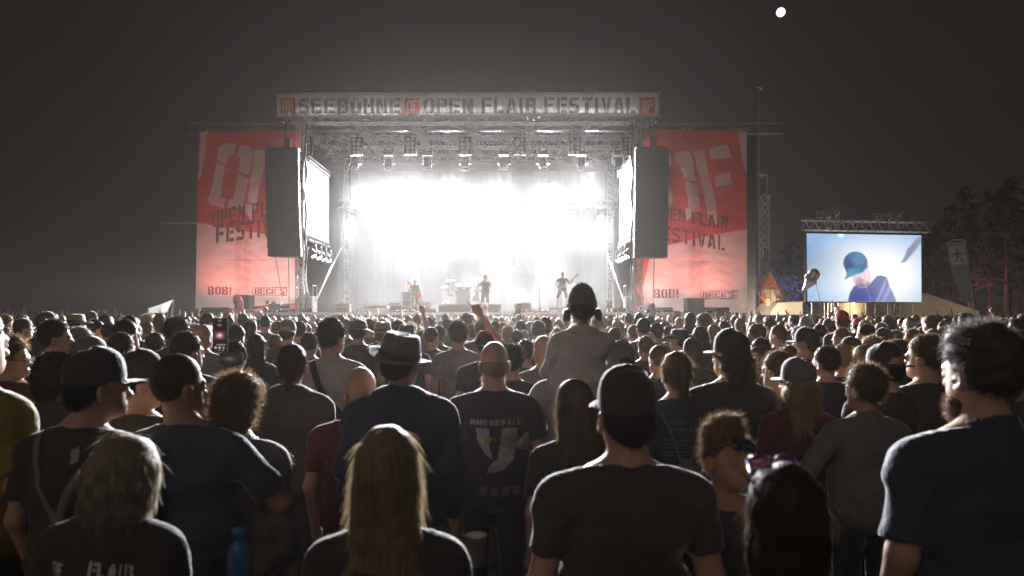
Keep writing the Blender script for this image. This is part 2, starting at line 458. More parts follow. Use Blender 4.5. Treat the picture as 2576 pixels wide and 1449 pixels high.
def arms_of(sp):
    sh = sp['shw']
    A = {}
    for side, sg in (('R', 1), ('L', -1)):
        pose = sp.get(side, 'down')
        e, w, hp, pn = {
            'down': ((sh + .05, -.03, 1.13), (sh + .05, .07, .88), 'relax', (-sg, 0, 0)),
            'back': ((sh + .07, -.09, 1.15), (.12, -.16, 1.0), 'relax', (0, 1, 0)),
            'front': ((sh + .06, -.02, 1.14), (.1, .2, 1.08), 'relax', (0, -1, 0)),
            'out': ((sh + .15, -.02, 1.16), (sh + .1, .2, 1.2), 'grip', (-sg, 0, 0)),
            'drink': ((sh + .05, .06, 1.16), (.13, .28, 1.26), 'grip', (-sg, 0, 0)),
            'up': ((sh + .06, .1, 1.67), (sh + .02, .16, 1.93), 'open', (0, 1, 0)),
            'upfist': ((sh + .07, .1, 1.66), (sh + .05, .15, 1.92), 'fist', (0, 1, 0)),
            'uppoint': ((sh + .07, .1, 1.66), (sh + .0, .17, 1.92), 'point', (0, 1, 0)),
            'uphorn': ((sh + .07, .1, 1.66), (sh + .06, .17, 1.92), 'horn', (0, 1, 0)),
            'phone': ((sh + .0, .22, 1.42), (.05, .3, 1.68), 'grip', (-sg, 0, 0)),
            'mic': ((sh + .12, .1, 1.22), (.09, .14, 1.47), 'fist', (-sg, -.3, 0)),
            'strum': ((sh + .1, -.08, 1.16), (.1, .2, 1.05), 'fist', (0, -1, 0)),
            'neck': ((sh + .12, .05, 1.2), (sh + .18, .25, 1.2), 'grip', (0, -1, 0)),
            'hold': ((sh + .1, .12, 1.2), (sh - .07, .3, 1.33), 'grip', (-sg, 0, 0)),
        }[pose]
        e = Vector((e[0] * sg, e[1], e[2])); w = Vector((w[0] * sg, w[1], w[2]))
        if side + 'e' in sp: e = Vector(sp[side + 'e'])
        if side + 'w' in sp: w = Vector(sp[side + 'w'])
        hp = sp.get(side + 'h', hp)
        up = e.z > 1.5
        s0 = Vector((sg * (sh - (.015 if up else 0)), -.01, 1.42 if up else 1.372))
        A[side] = (s0, e, w, hp, pn, sg)
    return A

def legs_of(sp):
    if 'legs' in sp: return sp['legs']
    st = sp.get('stance', .1)
    return [[(sg * .09, 0, .9), (sg * st, .02, .5), (sg * (st + .01), -.03, .09)] for sg in (1, -1)]

def P3(M, p): return M @ Vector(p)

def torso(f, sp, g=0.0, loose=0.0):
    sh, b = sp['shw'], sp.get('belly', .13)
    f.ell((0, -.005, 1.29), (sh - .02 + g, .112 + g + b * .08, .2), k=.05)
    for sg in (1, -1):
        f.cap((0, -.012, 1.385), (sg * (sh - .012), -.012, 1.368), .06 + g * .8, .052 + g * .8, k=.05)
        f.cap((0, -.02, 1.462), (sg * (sh - .05), -.015, 1.395), .046 + g * .7, .046 + g * .7, k=.05)
    f.ell((0, .012, 1.06), (b + .025 + g + loose, b * .85 + g + loose, .2), k=.06)
    f.ell((0, -.005, .93), (.158 + g + loose * 1.2, .112 + g + loose, .13), k=.06)

def body_mesh(sp, fine=True):
    M = head_mat(sp); A = arms_of(sp); s = sp.get('hs', 1.0)
    R3 = np.array(M.to_3x3().normalized())
    pts = [p for a in A.values() for p in a[1:3]] + [Vector(p) for l in legs_of(sp) for p in l]
    xm = max(max(abs(p.x) for p in pts) + .09, sp['shw'] + .1); ym0 = min(-.2, min(p.y for p in pts) - .1); ym1 = max(.24, max(p.y for p in pts) + .12)
    zt = max(1.80, max(p.z for p in pts) + .08); z0 = min(-.02, min(p.z for p in pts) - .12)
    st, sf = (.012, .0065) if fine else (.022, .013)
    hx = M.translation.x
    hi = .125 * s
    f = Field(axis((-xm, hx - hi, st), (hx - hi, hx + hi, sf), (hx + hi, xm, st)), axis((ym0, ym1, .009 if fine else .016)), axis((z0, 1.44, st * 1.15), (1.44, 1.80, sf), (1.80, max(zt, 1.81), st)))
    torso(f, sp)
    fem = sp.get('fem', False)
    f.cap((0, -.03, 1.44), P3(M, (0, -.012, .07)), .054 if not fem else .046, .05 if not fem else .044, k=.035)
    H = lambda *p: tuple(P3(M, p))
    f.ell(H(0, -.008, .165), (.077 * s, .098 * s, .1 * s), k=.02, M=R3)
    f.ell(H(0, .03, .088), (.06 * s, .068 * s, .075 * s), k=.03, M=R3)
    f.cap(H(0, .078, .043), H(0, .07, .05), .024 * s, k=.03)
    f.cap(H(0, .098, .128), H(0, .114, .098), .009 * s, .014 * s, k=.014)
    f.cap(H(-.032, .088, .148), H(.032, .088, .148), .012 * s, k=.02)
    for sg in (1, -1):
        f.ell(H(sg * .032, .106, .128), (.017 * s, .014 * s, .012 * s), k=.012, neg=True)
        f.ell(H(sg * .032, .087, .127), (.013 * s, .011 * s, .012 * s), k=.004)
        f.ell(H(sg * .081, -.006, .115), (.012 * s, .026 * s, .034 * s), k=.008, M=R3)
        f.ell(H(sg * .09, .002, .118), (.008 * s, .014 * s, .02 * s), k=.006, neg=True)
    f.cap(H(-.017, .094, .066), H(.017, .094, .066), .008 * s, k=.008)
    f.cap(H(-.014, .093, .056), H(.014, .093, .056), .008 * s, k=.008)
    for (s0, e, w, hp, pn, sg) in A.values():
        m = .88 if fem else 1.0
        f.cap(s0, e, .05 * m, .04 * m, k=.04); f.cap(e, w, .041 * m, .027 * m, k=.02)
    for l in legs_of(sp):
        f.cap(l[0], l[1], .082, .056, k=.04); f.cap(l[1], l[2], .056, .038, k=.03)
        a = Vector(l[2]); f.cap(a + Vector((0, -.03, -.05)), a + Vector((0, .15, -.055)), .04, .03, k=.03)
    V, Q = f.mesh()
    Vs, Qs, n = [V], [Q], len(V)
    for (s0, e, w, hp, pn, sg) in A.values():
        hv, hq = hand(hp, .005 if fine else .009)
        d = (w - e).normalized()
        Fm = np.array(frame(d, Vector(pn)))
        hv = hv.copy()
        if sg > 0: hv[:, 0] *= -1; hq = hq[:, ::-1]
        Vs.append((hv * s) @ Fm.T + np.array(w)); Qs.append(hq + n); n += len(hv)
    return np.concatenate(Vs), np.concatenate(Qs)

def shirt_mesh(sp, fine=True):
    A = arms_of(sp)
    kind = sp.get('shirt', 'tee')
    thick = {'tee': .014, 'hoodie': .026, 'jacket': .024, 'long': .017, 'polo': .016, 'tank': .011, 'wide': .013}[kind]
    xm = max(max(abs(p.x) for a in A.values() for p in a[1:3]) + .13, sp['shw'] + .13); ym0 = min(-.27, min(p.y for a in A.values() for p in a[1:3]) - .13); ym1 = max(.27, max(p.y for a in A.values() for p in a[1:3]) + .13)
    zt = max(1.62, max(p.z for a in A.values() for p in a[1:3]) + .1)
    st = .0105 if fine else .021
    f = Field(axis((-xm, xm, st)), axis((ym0, ym1, st)), axis((.7, zt, st)))
    torso(f, sp, thick, sp.get('loose', .02))
    # open neck: plane through the collar, deeper in front
    drop = {'wide': .05, 'tank': .03}.get(kind, 0)
    if kind != 'hoodie':
        f.plane((0, .32, .95), (0, -.06, 1.484 - drop))
    f.cap((0, .0 if kind != 'wide' else -.015, 1.45), (0, .012, 1.6), .05 + (.035 if kind == 'wide' else 0), .06, k=.01, neg=True)
    if kind in ('polo', 'jacket', 'long') and sp.get('collar', kind != 'long'):
        g = Field(f.xs, f.ys, f.zs)
        g.cap((0, -.024, 1.44), (0, -.014, 1.50), .088, .078, k=.01)
        g.cap((0, -.014, 1.42), (0, -.006, 1.58), .07, .066, k=.005, neg=True)
        g.plane((0, .42, .90), (0, -.07, 1.515)); g.plane((0, 0, -1), (0, 0, 1.42))
        f.F = np.minimum(f.F, g.F)
    if kind == 'hoodie':
        f.ell((0, -.075, 1.475), (.125, .075, .05), k=.03)
        f.cap((-.07, .03, 1.45), (.07, .03, 1.45), .035, k=.03)
        f.cap((0, -.01, 1.42), (0, .0, 1.62), .055, .085, k=.015, neg=True)
    f.plane((0, 0, -1), (0, 0, sp.get('hem', .84)))
    for (s0, e, w, hp, pn, sg) in A.values():
        if kind == 'tank': continue
        if kind in ('hoodie', 'jacket', 'long'):
            f.cap(s0, e, .062, .054, k=.035); f.cap(e, w, .054, .04, k=.02, cut=sp.get('sleeve', .93))
        else:
            f.cap(s0, e, .064, .066, k=.035, cut=sp.get('sleeve', .68))
    f.wob(sp.get('wob', .0075 if fine else .005), .85, sp.get('seed', 0) * 1.7, 1.44)
    if fine: f.wob(.0028, 2.1, sp.get('seed', 0) * .7 + 2, 1.44)
    return f.mesh()

def trouser_mesh(sp, short=False):
    f = Field(axis((-.36, .36, .02)), axis((-.3, .4, .02)), axis((-.02, 1.05, .02)))
    if 'legs' in sp:
        P_ = [Vector(p) for l in legs_of(sp) for p in l]
        f = Field(axis((-.6, .6, .016)), axis((min(-.3, min(p.y for p in P_) - .15), max(.4, max(p.y for p in P_) + .15), .016)), axis((min(-.02, min(p.z for p in P_) - .12), 1.05, .016)))
    f.ell((0, 0, .93), (.168, .125, .12), k=.05)
    for l in legs_of(sp):
        a, b, c = [Vector(p) for p in l]
        if short: f.cap(a, b + (c - b) * .12, .098, .085, k=.03, cut=1.0)
        else: f.cap(a, b, .095, .07, k=.03); f.cap(b, c, .07, .055, k=.02); f.cap(c + Vector((0, -.04, -.045)), c + Vector((0, .16, -.05)), .056, .046, k=.02)
    f.plane((0, 0, 1), (0, 0, 1.02)); f.wob(.003, 1.2)
    return f.mesh()

# ---- hair in the head frame
def hair_mesh(style, nstr, seed=0, fine=True, wd=.0016):
    rng = np.random.default_rng(seed + 11)
    st = .0075 if fine else .013
    f = Field(axis((-.19, .19, st)), axis((-.24, .2, st)), axis((-.52, .36, st)))
    base = style.split('_')[0]
    cut = True; L0, L1, dirn, curl = .015, .035, (.55, .35), .35
    if base == 'buzz':
        f.ell((0, -.009, .166), (.08, .101, .104)); L0, L1, dirn = .004, .009, (.9, .1)
    elif base == 'short':
        f.ell((0, -.012, .170), (.086, .107, .108)); f.wob(.002, 3, seed)
        L0, L1 = .014, .03
    elif base == 'thick':
        f.ell((0, -.012, .176), (.094, .113, .116)); f.wob(.004, 2.5, seed)
        L0, L1, dirn, curl = .02, .045, (.7, .1), .6
    elif base == 'tousled':
        f.ell((0, -.012, .170), (.087, .108, .108)); f.ell((0, .02, .235), (.075, .075, .045), k=.03); f.wob(.005, 3, seed)
        L0, L1, dirn, curl = .012, .03, (.5, .25), .6
    elif base == 'curly':
        f.ell((0, -.012, .172), (.098, .115, .115)); f.ell((0, -.05, .08), (.09, .075, .1), k=.05); f.wob(.007, 3.2, seed); cut = 'low'
        L0, L1, dirn, curl = .025, .055, (.6, .25), 1.2
    elif base == 'afro':
        f.ell((0, -.012, .178), (.112, .125, .122)); f.wob(.006, 3.4, seed); L0, L1, dirn, curl = .018, .04, (.9, 0), 1.2; cut = 'low'
    elif base == 'long':
        f.ell((0, -.012, .168), (.088, .108, .107)); f.ell((0, -.03, .06), (.094, .088, .14), k=.04)
        lo = -.42 if style == 'long_xl' else -.2
        f.ell((0, -.066, lo * .35), (.112, .045, .2), k=.06); f.ell((0, -.085, lo * .62), (.12, .036, abs(lo) * .4 + .05), k=.06); f.wob(.0025, 2, seed); cut = 'long'
        L0, L1, dirn, curl = .07, .2, (.03, 1.0), .06
    elif style == 'bob_short':
        f.ell((0, -.012, .168), (.09, .108, .107)); f.ell((0, -.018, .09), (.094, .097, .1), k=.04); f.plane((0, -.1, -1), (0, -.05, .02)); f.wob(.004, 2, seed); cut = 'long'
        L0, L1, dirn, curl = .03, .07, (.1, 1.0), .12
    elif base == 'bob':
        f.ell((0, -.012, .168), (.092, .11, .108)); f.ell((0, -.018, .07), (.1, .098, .13), k=.04); f.plane((0, -.1, -1), (0, -.05, -.03)); f.wob(.0025, 2, seed); cut = 'long'
        L0, L1, dirn, curl = .05, .1, (.04, 1.0), .06
    elif base == 'bun':
        f.ell((0, -.012, .170), (.086, .107, .106)); f.ell((.03 if seed % 2 else 0, -.07, .275), (.042, .042, .04), k=.01); f.wob(.002, 3, seed)
        L0, L1 = .02, .05
    elif base == 'pony':
        f.ell((0, -.012, .170), (.085, .107, .106)); f.ell((0, -.125, .18), (.03, .03, .03), k=.01); f.cap((0, -.135, .17), (0, -.13, -.03), .03, .016, k=.015); f.wob(.002, 3, seed)
        L0, L1, dirn = .03, .08, (.2, .9)
    elif base == 'sides':
        f.ell((0, -.012, .14), (.084, .102, .09)); f.plane((0, 0, 1), (0, 0, .155)); L0, L1 = .008, .018
    elif base == 'topcurl':
        f.ell((0, -.012, .168), (.083, .104, .104)); f.ell((.01, .02, .275), (.06, .06, .05), k=.03); f.ell((.055, .0, .25), (.05, .06, .05), k=.03); f.wob(.006, 3, seed)
        L0, L1, dirn, curl = .02, .045, (.6, .2), 1.2
    elif base == 'beard':
        f.ell((0, .036, .05), (.062, .058, .05)); f.ell((0, .06, .022), (.036, .036, .036)); f.plane((0, -.2, 1), (0, .06, .078)); f.plane((0, -1, 0), (0, .0, 0)); cut = False
        L0, L1, dirn, curl = .012, .03, (.5, .6), .5
    elif base == 'under':       # hair that shows beneath a hat
        f.ell((0, -.014, .125), (.081, .1, .092)); f.plane((0, .1, 1), (0, 0, .16)); L0, L1 = .008, .02
    elif base == 'undercurl':
        f.ell((0, -.03, .08), (.105, .1, .11)); f.ell((0, -.06, .01), (.1, .06, .07), k=.03); f.wob(.008, 3, seed); f.plane((0, .1, 1), (0, 0, .16)); L0, L1, curl = .03, .06, 1.4; cut = 'low'
    elif base == 'underlong':
        f.ell((0, -.02, .09), (.096, .095, .11)); f.ell((0, -.05, -.02), (.115, .06, .17), k=.05); f.ell((0, -.075, -.14), (.12, .04, .12), k=.05); f.wob(.003, 2, seed); f.plane((0, .1, 1), (0, 0, .17)); cut = 'long'
        L0, L1, dirn, curl = .06, .16, (.12, 1.0), .2
    if cut is True: f.plane((0, .69, -.72), (0, .008, .135))
    elif cut == 'low': f.plane((0, .75, -.6), (0, .03, .12))
    elif cut == 'long':
        f.cap((0, .16, .02), (0, .09, .02), .075, k=.01, neg=True); f.cap((0, .12, .1), (0, .12, -.4), .085, .11, k=.01, neg=True); f.plane((0, .97, -.2), (0, .055, .16))
    V, Q = f.mesh()
    if nstr and len(Q):
        a, b, c, d = V[Q[:, 0]], V[Q[:, 1]], V[Q[:, 2]], V[Q[:, 3]]
        N = np.cross(c - a, d - b); ar = np.linalg.norm(N, axis=1) + 1e-12; N /= ar[:, None]
        w = ar.copy()
        pick = rng.choice(len(Q), nstr, p=w / w.sum())
        u = rng.random((nstr, 4)).astype(np.float32); u /= u.sum(1, keepdims=True)
        p = a[pick] * u[:, :1] + b[pick] * u[:, 1:2] + c[pick] * u[:, 2:3] + d[pick] * u[:, 3:4]
        n = N[pick]; down = np.array([0, -.25, -1.0])
        tang = down - n * (n @ down)[:, None]; tang /= np.linalg.norm(tang, axis=1)[:, None] + 1e-6
        L = rng.uniform(L0, L1, nstr)
        fly = rng.random(nstr) < ((.04 if base == 'bob' else .09) if dirn[1] > .8 else 0)
        grav = .6 if dirn[1] > .8 else .12
        K = 4 if L1 > .045 else 3
        dv = n * dirn[0] + tang * dirn[1] + rng.normal(0, .28 if dirn[0] > .15 else .08, (nstr, 3))
        dv[fly] += n[fly] * rng.uniform(.3, .9, (fly.sum(), 1)) + rng.normal(0, .25, (fly.sum(), 3)); L = np.where(fly, np.minimum(L, .07), L)
        dv /= np.linalg.norm(dv, axis=1)[:, None]
        side = np.cross(dv, rng.normal(0, 1, (nstr, 3))); side /= np.linalg.norm(side, axis=1)[:, None] + 1e-6
        rows = []; cur = p - n * .003
        for q in range(K + 1):
            wq = wd * (1 - .8 * q / K)
            rows.append(np.stack([cur - side * wq, cur + side * wq], 1))
            dv = dv + rng.normal(0, curl * .5, (nstr, 3)) * (1 if curl > .2 else .4) + np.stack([np.zeros(nstr), np.zeros(nstr), np.where(fly, -.25, -grav)], 1)
            dv /= np.linalg.norm(dv, axis=1)[:, None]
            cur = cur + dv * (L / K)[:, None]
        S = np.stack(rows, 1).reshape(-1, 3)                    # nstr, K+1, 2
        base_i = np.arange(nstr)[:, None] * (2 * (K + 1)) + np.arange(K)[None, :] * 2
        base_i = base_i.ravel() + len(V)
        SQ = np.stack([base_i, base_i + 1, base_i + 3, base_i + 2], 1)
        V = np.concatenate([V, S]); Q = np.concatenate([Q, SQ]).astype(np.int32)
    return V, Q

# ---- hats in the head frame
def cap_parts(flip=False):
    """baseball cap: crown of six panels, button; brim separate"""
    cr = MB(); n = 36; V = []; F = []
    prof = [(1.0, -.02), (1.02, .0), (1.0, .03), (.93, .06), (.78, .085), (.52, .104), (.22, .112), (.0, .114)]
    for (r, z) in prof:
        for i in range(n):
            t = 2 * PI * i / n
            g = 1 - .018 * (abs(math.sin(3 * t)) < .12)
            V.append((.0855 * r * g * math.cos(t), .106 * r * g * math.sin(t) - .008, .165 + z + (.012 if math.sin(t) > 0 else -.012 * math.sin(t) * (r > .9))))
    for k in range(len(prof) - 1):
        for i in range(n): F.append((k * n + i, k * n + (i + 1) % n, (k + 1) * n + (i + 1) % n, (k + 1) * n + i))
    cr.add(V, F); cr.lathe([(.008, .284), (.008, .29), (.0, .293)], n=8)
    br = MB(); V = []; F = []; m = 14
    for q in range(5):
        for i in range(m + 1):
            t = PI * (.12 + .76 * i / m); r = .1 + .018 * q
            x = .088 * math.cos(t) * (1 + .03 * q); y = .1 * math.sin(t) + .0185 * q * math.sin(t) ** .5
            V.append((x, y - .002, .15 + .006 * q - 0.25 * x * x * q - .004 * q * q * .3))
    nv = len(V); V += [(x, y, z - .005) for x, y, z in V]
    for q in range(4):
        for i in range(m):
            a = q * (m + 1) + i; F.append((a, a + 1, a + m + 2, a + m + 1)); F.append((nv + a, nv + a + m + 1, nv + a + m + 2, nv + a + 1))
    for i in range(m): a = 4 * (m + 1) + i; F.append((a, a + 1, nv + a + 1, nv + a)); F.append((i, nv + i, nv + i + 1, i + 1))
    br.add(V, F)
    return cr, br
def brim_hat(kind):
    """fedora / cowboy / straw / bucket: pinched crown, curled brim, band"""
    cr = MB(); bd = MB(); n = 40
    cw, cl, hgt, bw, curl = {'fedora': (.092, .112, .115, .055, .02), 'cowboy': (.09, .112, .125, .085, .06), 'straw': (.09, .11, .11, .075, .015), 'bucket': (.09, .108, .085, .05, -.035)}[kind]
    prof = [(bw, -.004), (bw, .0), (bw * .66, .001), (bw * .3, .0), (0, .002), (-.002, .03), (-.006, hgt * .7), (-.018, hgt * .95), (-.045, hgt * .98), (-.085, hgt * .9)]
    V = []; F = []
    for q, (dr, z) in enumerate(prof):
        for i in range(n):
            t = 2 * PI * i / n; c, s = math.cos(t), math.sin(t)
            zz = z
            if dr > 0: zz += (curl * abs(c) ** 2 - curl * .4 * abs(s) ** 2) * (dr / bw) ** 1.5
            k = 1.0
            if kind != 'bucket' and z > hgt * .6: k = 1 - .16 * max(0, s) * abs(c) * 1.5; zz -= .012 * (abs(c) < .3) * (q > 6)
            V.append(((cw + dr) * c * k, (cl + dr) * s - .008, .168 + zz))
    for k in range(len(prof) - 1):
        for i in range(n): F.append((k * n + i, k * n + (i + 1) % n, (k + 1) * n + (i + 1) % n, (k + 1) * n + i))
    F.append(tuple(range((len(prof) - 1) * n, len(prof) * n)))
    F += [(i, i + n * 3, (i + 1) % n + n * 3, (i + 1) % n) for i in range(0)]
    cr.add(V, F)
    bd.lathe([(1.0, .172), (1.012, .173), (1.01, .2), (.99, .201)], n=n, sx=cw + .001, sy=cl + .001, c=(0, -.008, 0))
    return cr, bd
# ------------------------------------------------------------------ putting a person together
SKIN = simple('skin', (.50, .31, .23), rough=.5, noise=.12, scale=14, bump=.12, bscale=90)
SKIN_TAN = simple('skin', (.38, .21, .14), rough=.5, noise=.12, scale=14, bump=.12, bscale=90)
HC = {'brown': (.07, .042, .026), 'dark': (.022, .016, .013), 'blond': (.43, .33, .2), 'grey': (.30, .29, .28), 'ginger': (.22, .085, .03), 'fair': (.20, .13, .07), 'silver': (.48, .42, .33), 'greying': (.13, .12, .11), 'rust': (.10, .042, .018)}
CC = {'black': (.045, .043, .045), 'charcoal': (.055, .054, .057), 'navy': (.04, .05, .09), 'grey': (.17, .17, .175), 'pale grey': (.36, .355, .35), 'light grey': (.55, .54, .52), 'white': (.70, .69, .67), 'maroon': (.11, .028, .034),
      'olive': (.075, .085, .045), 'yellow': (.24, .21, .045), 'denim': (.12, .15, .21), 'tan': (.36, .25, .12), 'red': (.38, .05, .045), 'green': (.05, .13, .07), 'brown': (.10, .065, .045), 'purple': (.14, .07, .17), 'teal': (.05, .16, .17)}
_bm, _pm = {}, {}
TROUSERS = cloth((.045, .05, .065), 'trousers')
def cached(kind, sp, fine, fn):
    keys = ['shw', 'belly', 'yaw', 'roll', 'pitch', 'hx', 'hy', 'hz', 'hs', 'fem', 'R', 'L', 'Re', 'Rw', 'Le', 'Lw', 'Rh', 'Lh', 'shirt', 'loose', 'hem', 'sleeve', 'collar', 'seed', 'stance', 'wob', 'legs']
    if kind == 'body': keys = [k for k in keys if k not in ('shirt', 'loose', 'hem', 'sleeve', 'collar', 'seed', 'wob')]
    if kind == 'shirt': keys = [k for k in keys if k not in ('yaw', 'roll', 'pitch', 'hx', 'hy', 'hz', 'fem', 'stance', 'legs')]
    if kind == 'pants': keys = ['stance', 'legs']
    key = (kind, fine) + tuple(str(sp.get(k)) for k in keys)
    if key not in _bm:
        V, Q = fn()
        _bm[key] = (mesh_from({'body': 'person', 'shirt': 'shirt', 'pants': 'trousers'}[kind], V, Q, [SKIN]), V, Q)
    return _bm[key]
def hair_cached(style, n, seed, fine, wd):
    key = (style, n, seed, fine, wd)
    if key not in _pm: _pm[key] = mesh_from('hair', *hair_mesh(style, n, seed, fine, wd), mats=[SKIN])
    return _pm[key]
def hat_cached(kind):
    if kind not in _pm:
        a, b = cap_parts() if kind == 'cap' else brim_hat(kind)
        _pm[kind] = (mesh_from('hat', np.array(a.v), a.f, [SKIN]), mesh_from('hat_trim', np.array(b.v), b.f, [SKIN]))
    return _pm[kind]

def person(sp, x, y, s=1.0, rz=0.0, label=None, group=None, z=0.0, fine=True, strands=700, wd=.0016):
    sp = dict(sp)
    fem = sp.get('fem', False)
    sp.setdefault('shw', .163 if fem else .19); sp.setdefault('belly', .115 if fem else .135)
    skin = SKIN_TAN if sp.get('tan') else SKIN
    bmesh_, _, _ = cached('body', sp, fine, lambda: body_mesh(sp, fine))
    o = link('person', bmesh_); set_mat(o, skin)
    o.location = (x, y, z); o.rotation_euler = (0, 0, rz); o.scale = (s, s, s)
    tag(o, label, 'person', group)
    sm, SV, SQ = cached('shirt', sp, fine, lambda: shirt_mesh(sp, fine))
    nm = {'tee': 'shirt', 'polo': 'polo_shirt', 'hoodie': 'hoodie', 'jacket': 'jacket', 'long': 'shirt', 'tank': 'vest', 'wide': 'shirt'}[sp.get('shirt', 'tee')]
    sh = link(nm, sm, o); set_mat(sh, cloth(CC[sp.get('col', 'black')], 'cloth_' + sp.get('col', 'black').replace(' ', '_')))
    pm, _, _ = cached('pants', sp, False, lambda: trouser_mesh(sp, sp.get('shorts', False)))
    t = link('shorts' if sp.get('shorts') else 'trousers', pm, o); set_mat(t, sp.get('pmat', TROUSERS))
    M = head_mat(sp)
    for (style, hc) in sp.get('hair', []):
        h = link('beard' if style == 'beard' else 'hair', hair_cached(style, int(strands * (1.6 if style.startswith(('long', 'bob', 'curly', 'afro', 'topcurl')) else .6 if style in ('beard', 'sides') else 1)), sp.get('hseed', 0), fine, wd), o, mat4=M)
        set_mat(h, hair_mat(HC[hc]))
    if 'hat' in sp:
        kind, hc = sp['hat'][:2]; a, b = hat_cached(kind)
        Mh = M @ Matrix.Rotation(PI if len(sp['hat']) > 2 and sp['hat'][2] == 'back' else 0, 4, 'Z')
        if 'tilt' in sp: Mh = M @ Matrix.Translation((0, 0, .17)) @ Matrix.Rotation(math.radians(sp['tilt']), 4, 'Y') @ Matrix.Translation((0, 0, -.17))
        if kind in ('fedora', 'cowboy', 'straw', 'bucket'): Mh = Mh @ Matrix.Translation((0, 0, -.012))
        h = link('cap' if kind == 'cap' else 'hat', a, o, mat4=Mh); set_mat(h, cloth(CC[hc], 'cloth_' + hc.replace(' ', '_')))
        b_ = link('brim' if kind == 'cap' else 'hat_band', b, h); set_mat(b_, cloth(CC[hc] if kind == 'cap' else CC['black'], 'cloth_' + (hc if kind == 'cap' else 'black').replace(' ', '_')))
    o['px'] = 0
    del o['px']
    return o, (SV, SQ), M

from mathutils.bvhtree import BVHTree
def back_print(root, VQ, polys, mat, name='print', step=.004, off=.0035, front=False):
    """flat print on a shirt's back (or front): faces laid on the cloth wherever the polygons (x, z in metres, body space) are"""
    V, Q = VQ
    bv = BVHTree.FromPolygons(V.tolist(), Q.tolist())
    xs = [p[0] for q in polys for p in q]; zs = [p[1] for q in polys for p in q]
    X = np.arange(min(xs) - step, max(xs) + step * 2, step); Z = np.arange(min(zs) - step, max(zs) + step * 2, step)
    gx, gz = np.meshgrid(X[:-1] + step / 2, Z[:-1] + step / 2, indexing='ij')
    ins = inside(polys, gx, gz)
    need = {}; Vv = []; F = []
    sg = -1 if front else 1
    def vert(i, j):
        if (i, j) not in need:
            hit, n, _, _ = bv.ray_cast(Vector((X[i], -.8 * sg, Z[j])), Vector((0, sg, 0)))
            if hit is None: need[(i, j)] = None
            else: need[(i, j)] = len(Vv); Vv.append((hit.x, hit.y - off * sg, hit.z))
        return need[(i, j)]
    for i, j in np.argwhere(ins):
        q = [vert(i, j), vert(i + 1, j), vert(i + 1, j + 1), vert(i, j + 1)]
        if None not in q: F.append(q)
    if F: return link(name, mesh_from(name, Vv, F, [mat]), root)
def strap(root, VQ, pts, w, mat, name='strap', front=False, n=26):
    """webbing laid over the shirt along a path (x, z)"""
    V, Q = VQ; bv = BVHTree.FromPolygons(V.tolist(), Q.tolist())
    P_ = []
    for a, b in zip(pts[:-1], pts[1:]):
        for i in range(n): P_.append((a[0] + (b[0] - a[0]) * i / n, a[1] + (b[1] - a[1]) * i / n))
    sg = -1 if front else 1
    Vv = []; F = []; ok = []
    for i, p in enumerate(P_):
        q = P_[min(i + 1, len(P_) - 1)]; r = P_[max(i - 1, 0)]
        d = Vector((q[0] - r[0], q[1] - r[1])); d = d.normalized() if d.length else Vector((0, 1)); nx, nz = -d.y * w / 2, d.x * w / 2
        row = []
        for k in (-1, 1):
            hit = bv.ray_cast(Vector((p[0] + nx * k, -.8 * sg, p[1] + nz * k)), Vector((0, sg, 0)))[0]
            row.append(hit)
        if None in row: continue
        y = min(r_.y * sg for r_ in row) * sg
        for r_ in row: Vv.append((r_.x, r_.y - .009 * sg, r_.z))
        for r_ in row: Vv.append((r_.x, r_.y - .001 * sg, r_.z))
    m = len(Vv) // 4
    for i in range(m - 1):
        a = 4 * i; F += [(a, a + 1, a + 5, a + 4), (a, a + 4, a + 6, a + 2), (a + 1, a + 3, a + 7, a + 5)]
    if F: return link(name, mesh_from(name, Vv, F, [mat]), root)

TOPH = {'buzz': 1.757, 'short': 1.765, 'thick': 1.78, 'tousled': 1.785, 'curly': 1.78, 'afro': 1.79, 'long': 1.762, 'bob': 1.763, 'bun': 1.763, 'pony': 1.763, 'topcurl': 1.83, 'bald': 1.752, 'cap': 1.778, 'fedora': 1.755, 'cowboy': 1.765, 'straw': 1.75, 'bucket': 1.73}
HW = {'buzz': .162, 'short': .174, 'thick': .192, 'tousled': .178, 'curly': .2, 'afro': .232, 'long': .2, 'bob': .205, 'bun': .174, 'pony': .172, 'topcurl': .18, 'bald': .155, 'cap': .178, 'fedora': .188, 'cowboy': .184, 'straw': .184, 'bucket': .184}
def topkind(sp):
    if 'hat' in sp: return sp['hat'][0]
    h = [a.split('_')[0] for a, b in sp.get('hair', []) if a.split('_')[0] in HW]
    return h[0] if h else 'bald'
def place(sp, px, ytop, wpx, smin=.8, smax=1.09, d=None):
    k = topkind(sp); hw = HW[k] * sp.get('hs', 1.0); th = TOPH[k] + sp.get('hz', 0)
    s = 1.78 / (th + (ytop - HYP) * hw / wpx)
    s = min(max(s, smin), smax)
    if d is None:
        d = FPX * hw * s / wpx
        if abs(ytop - HYP) > 40: d = (1.78 - s * th) / ((ytop - HYP) / FPX) if (1.78 - s * th) / ((ytop - HYP) / FPX) > .5 else d
    else:
        s = (1.78 + (HYP - ytop) / FPX * d) / th
    return (px - CXP) / FPX * d - sp.get('hx', 0) * s, d, s
def face_stage(x, y): return -math.atan2(-2.3 - x, 40 - y) * .6

OCC = []      # (px, half width px, ytop, d): heads already set, so that random people do not cover them
def put(sp, px, ytop, wpx, label, turn=0.0, group=None, d=None, strands=1500, wd=.0016, **kw):
    x, dd, s = place(sp, px, ytop, wpx, d=d)
    o, VQ, M = person(sp, x, dd, s, face_stage(x, dd) + math.radians(turn), label, group, strands=strands, wd=wd, **kw)
    OCC.append((px, wpx * .7, ytop, dd))
    return o, VQ, M, s

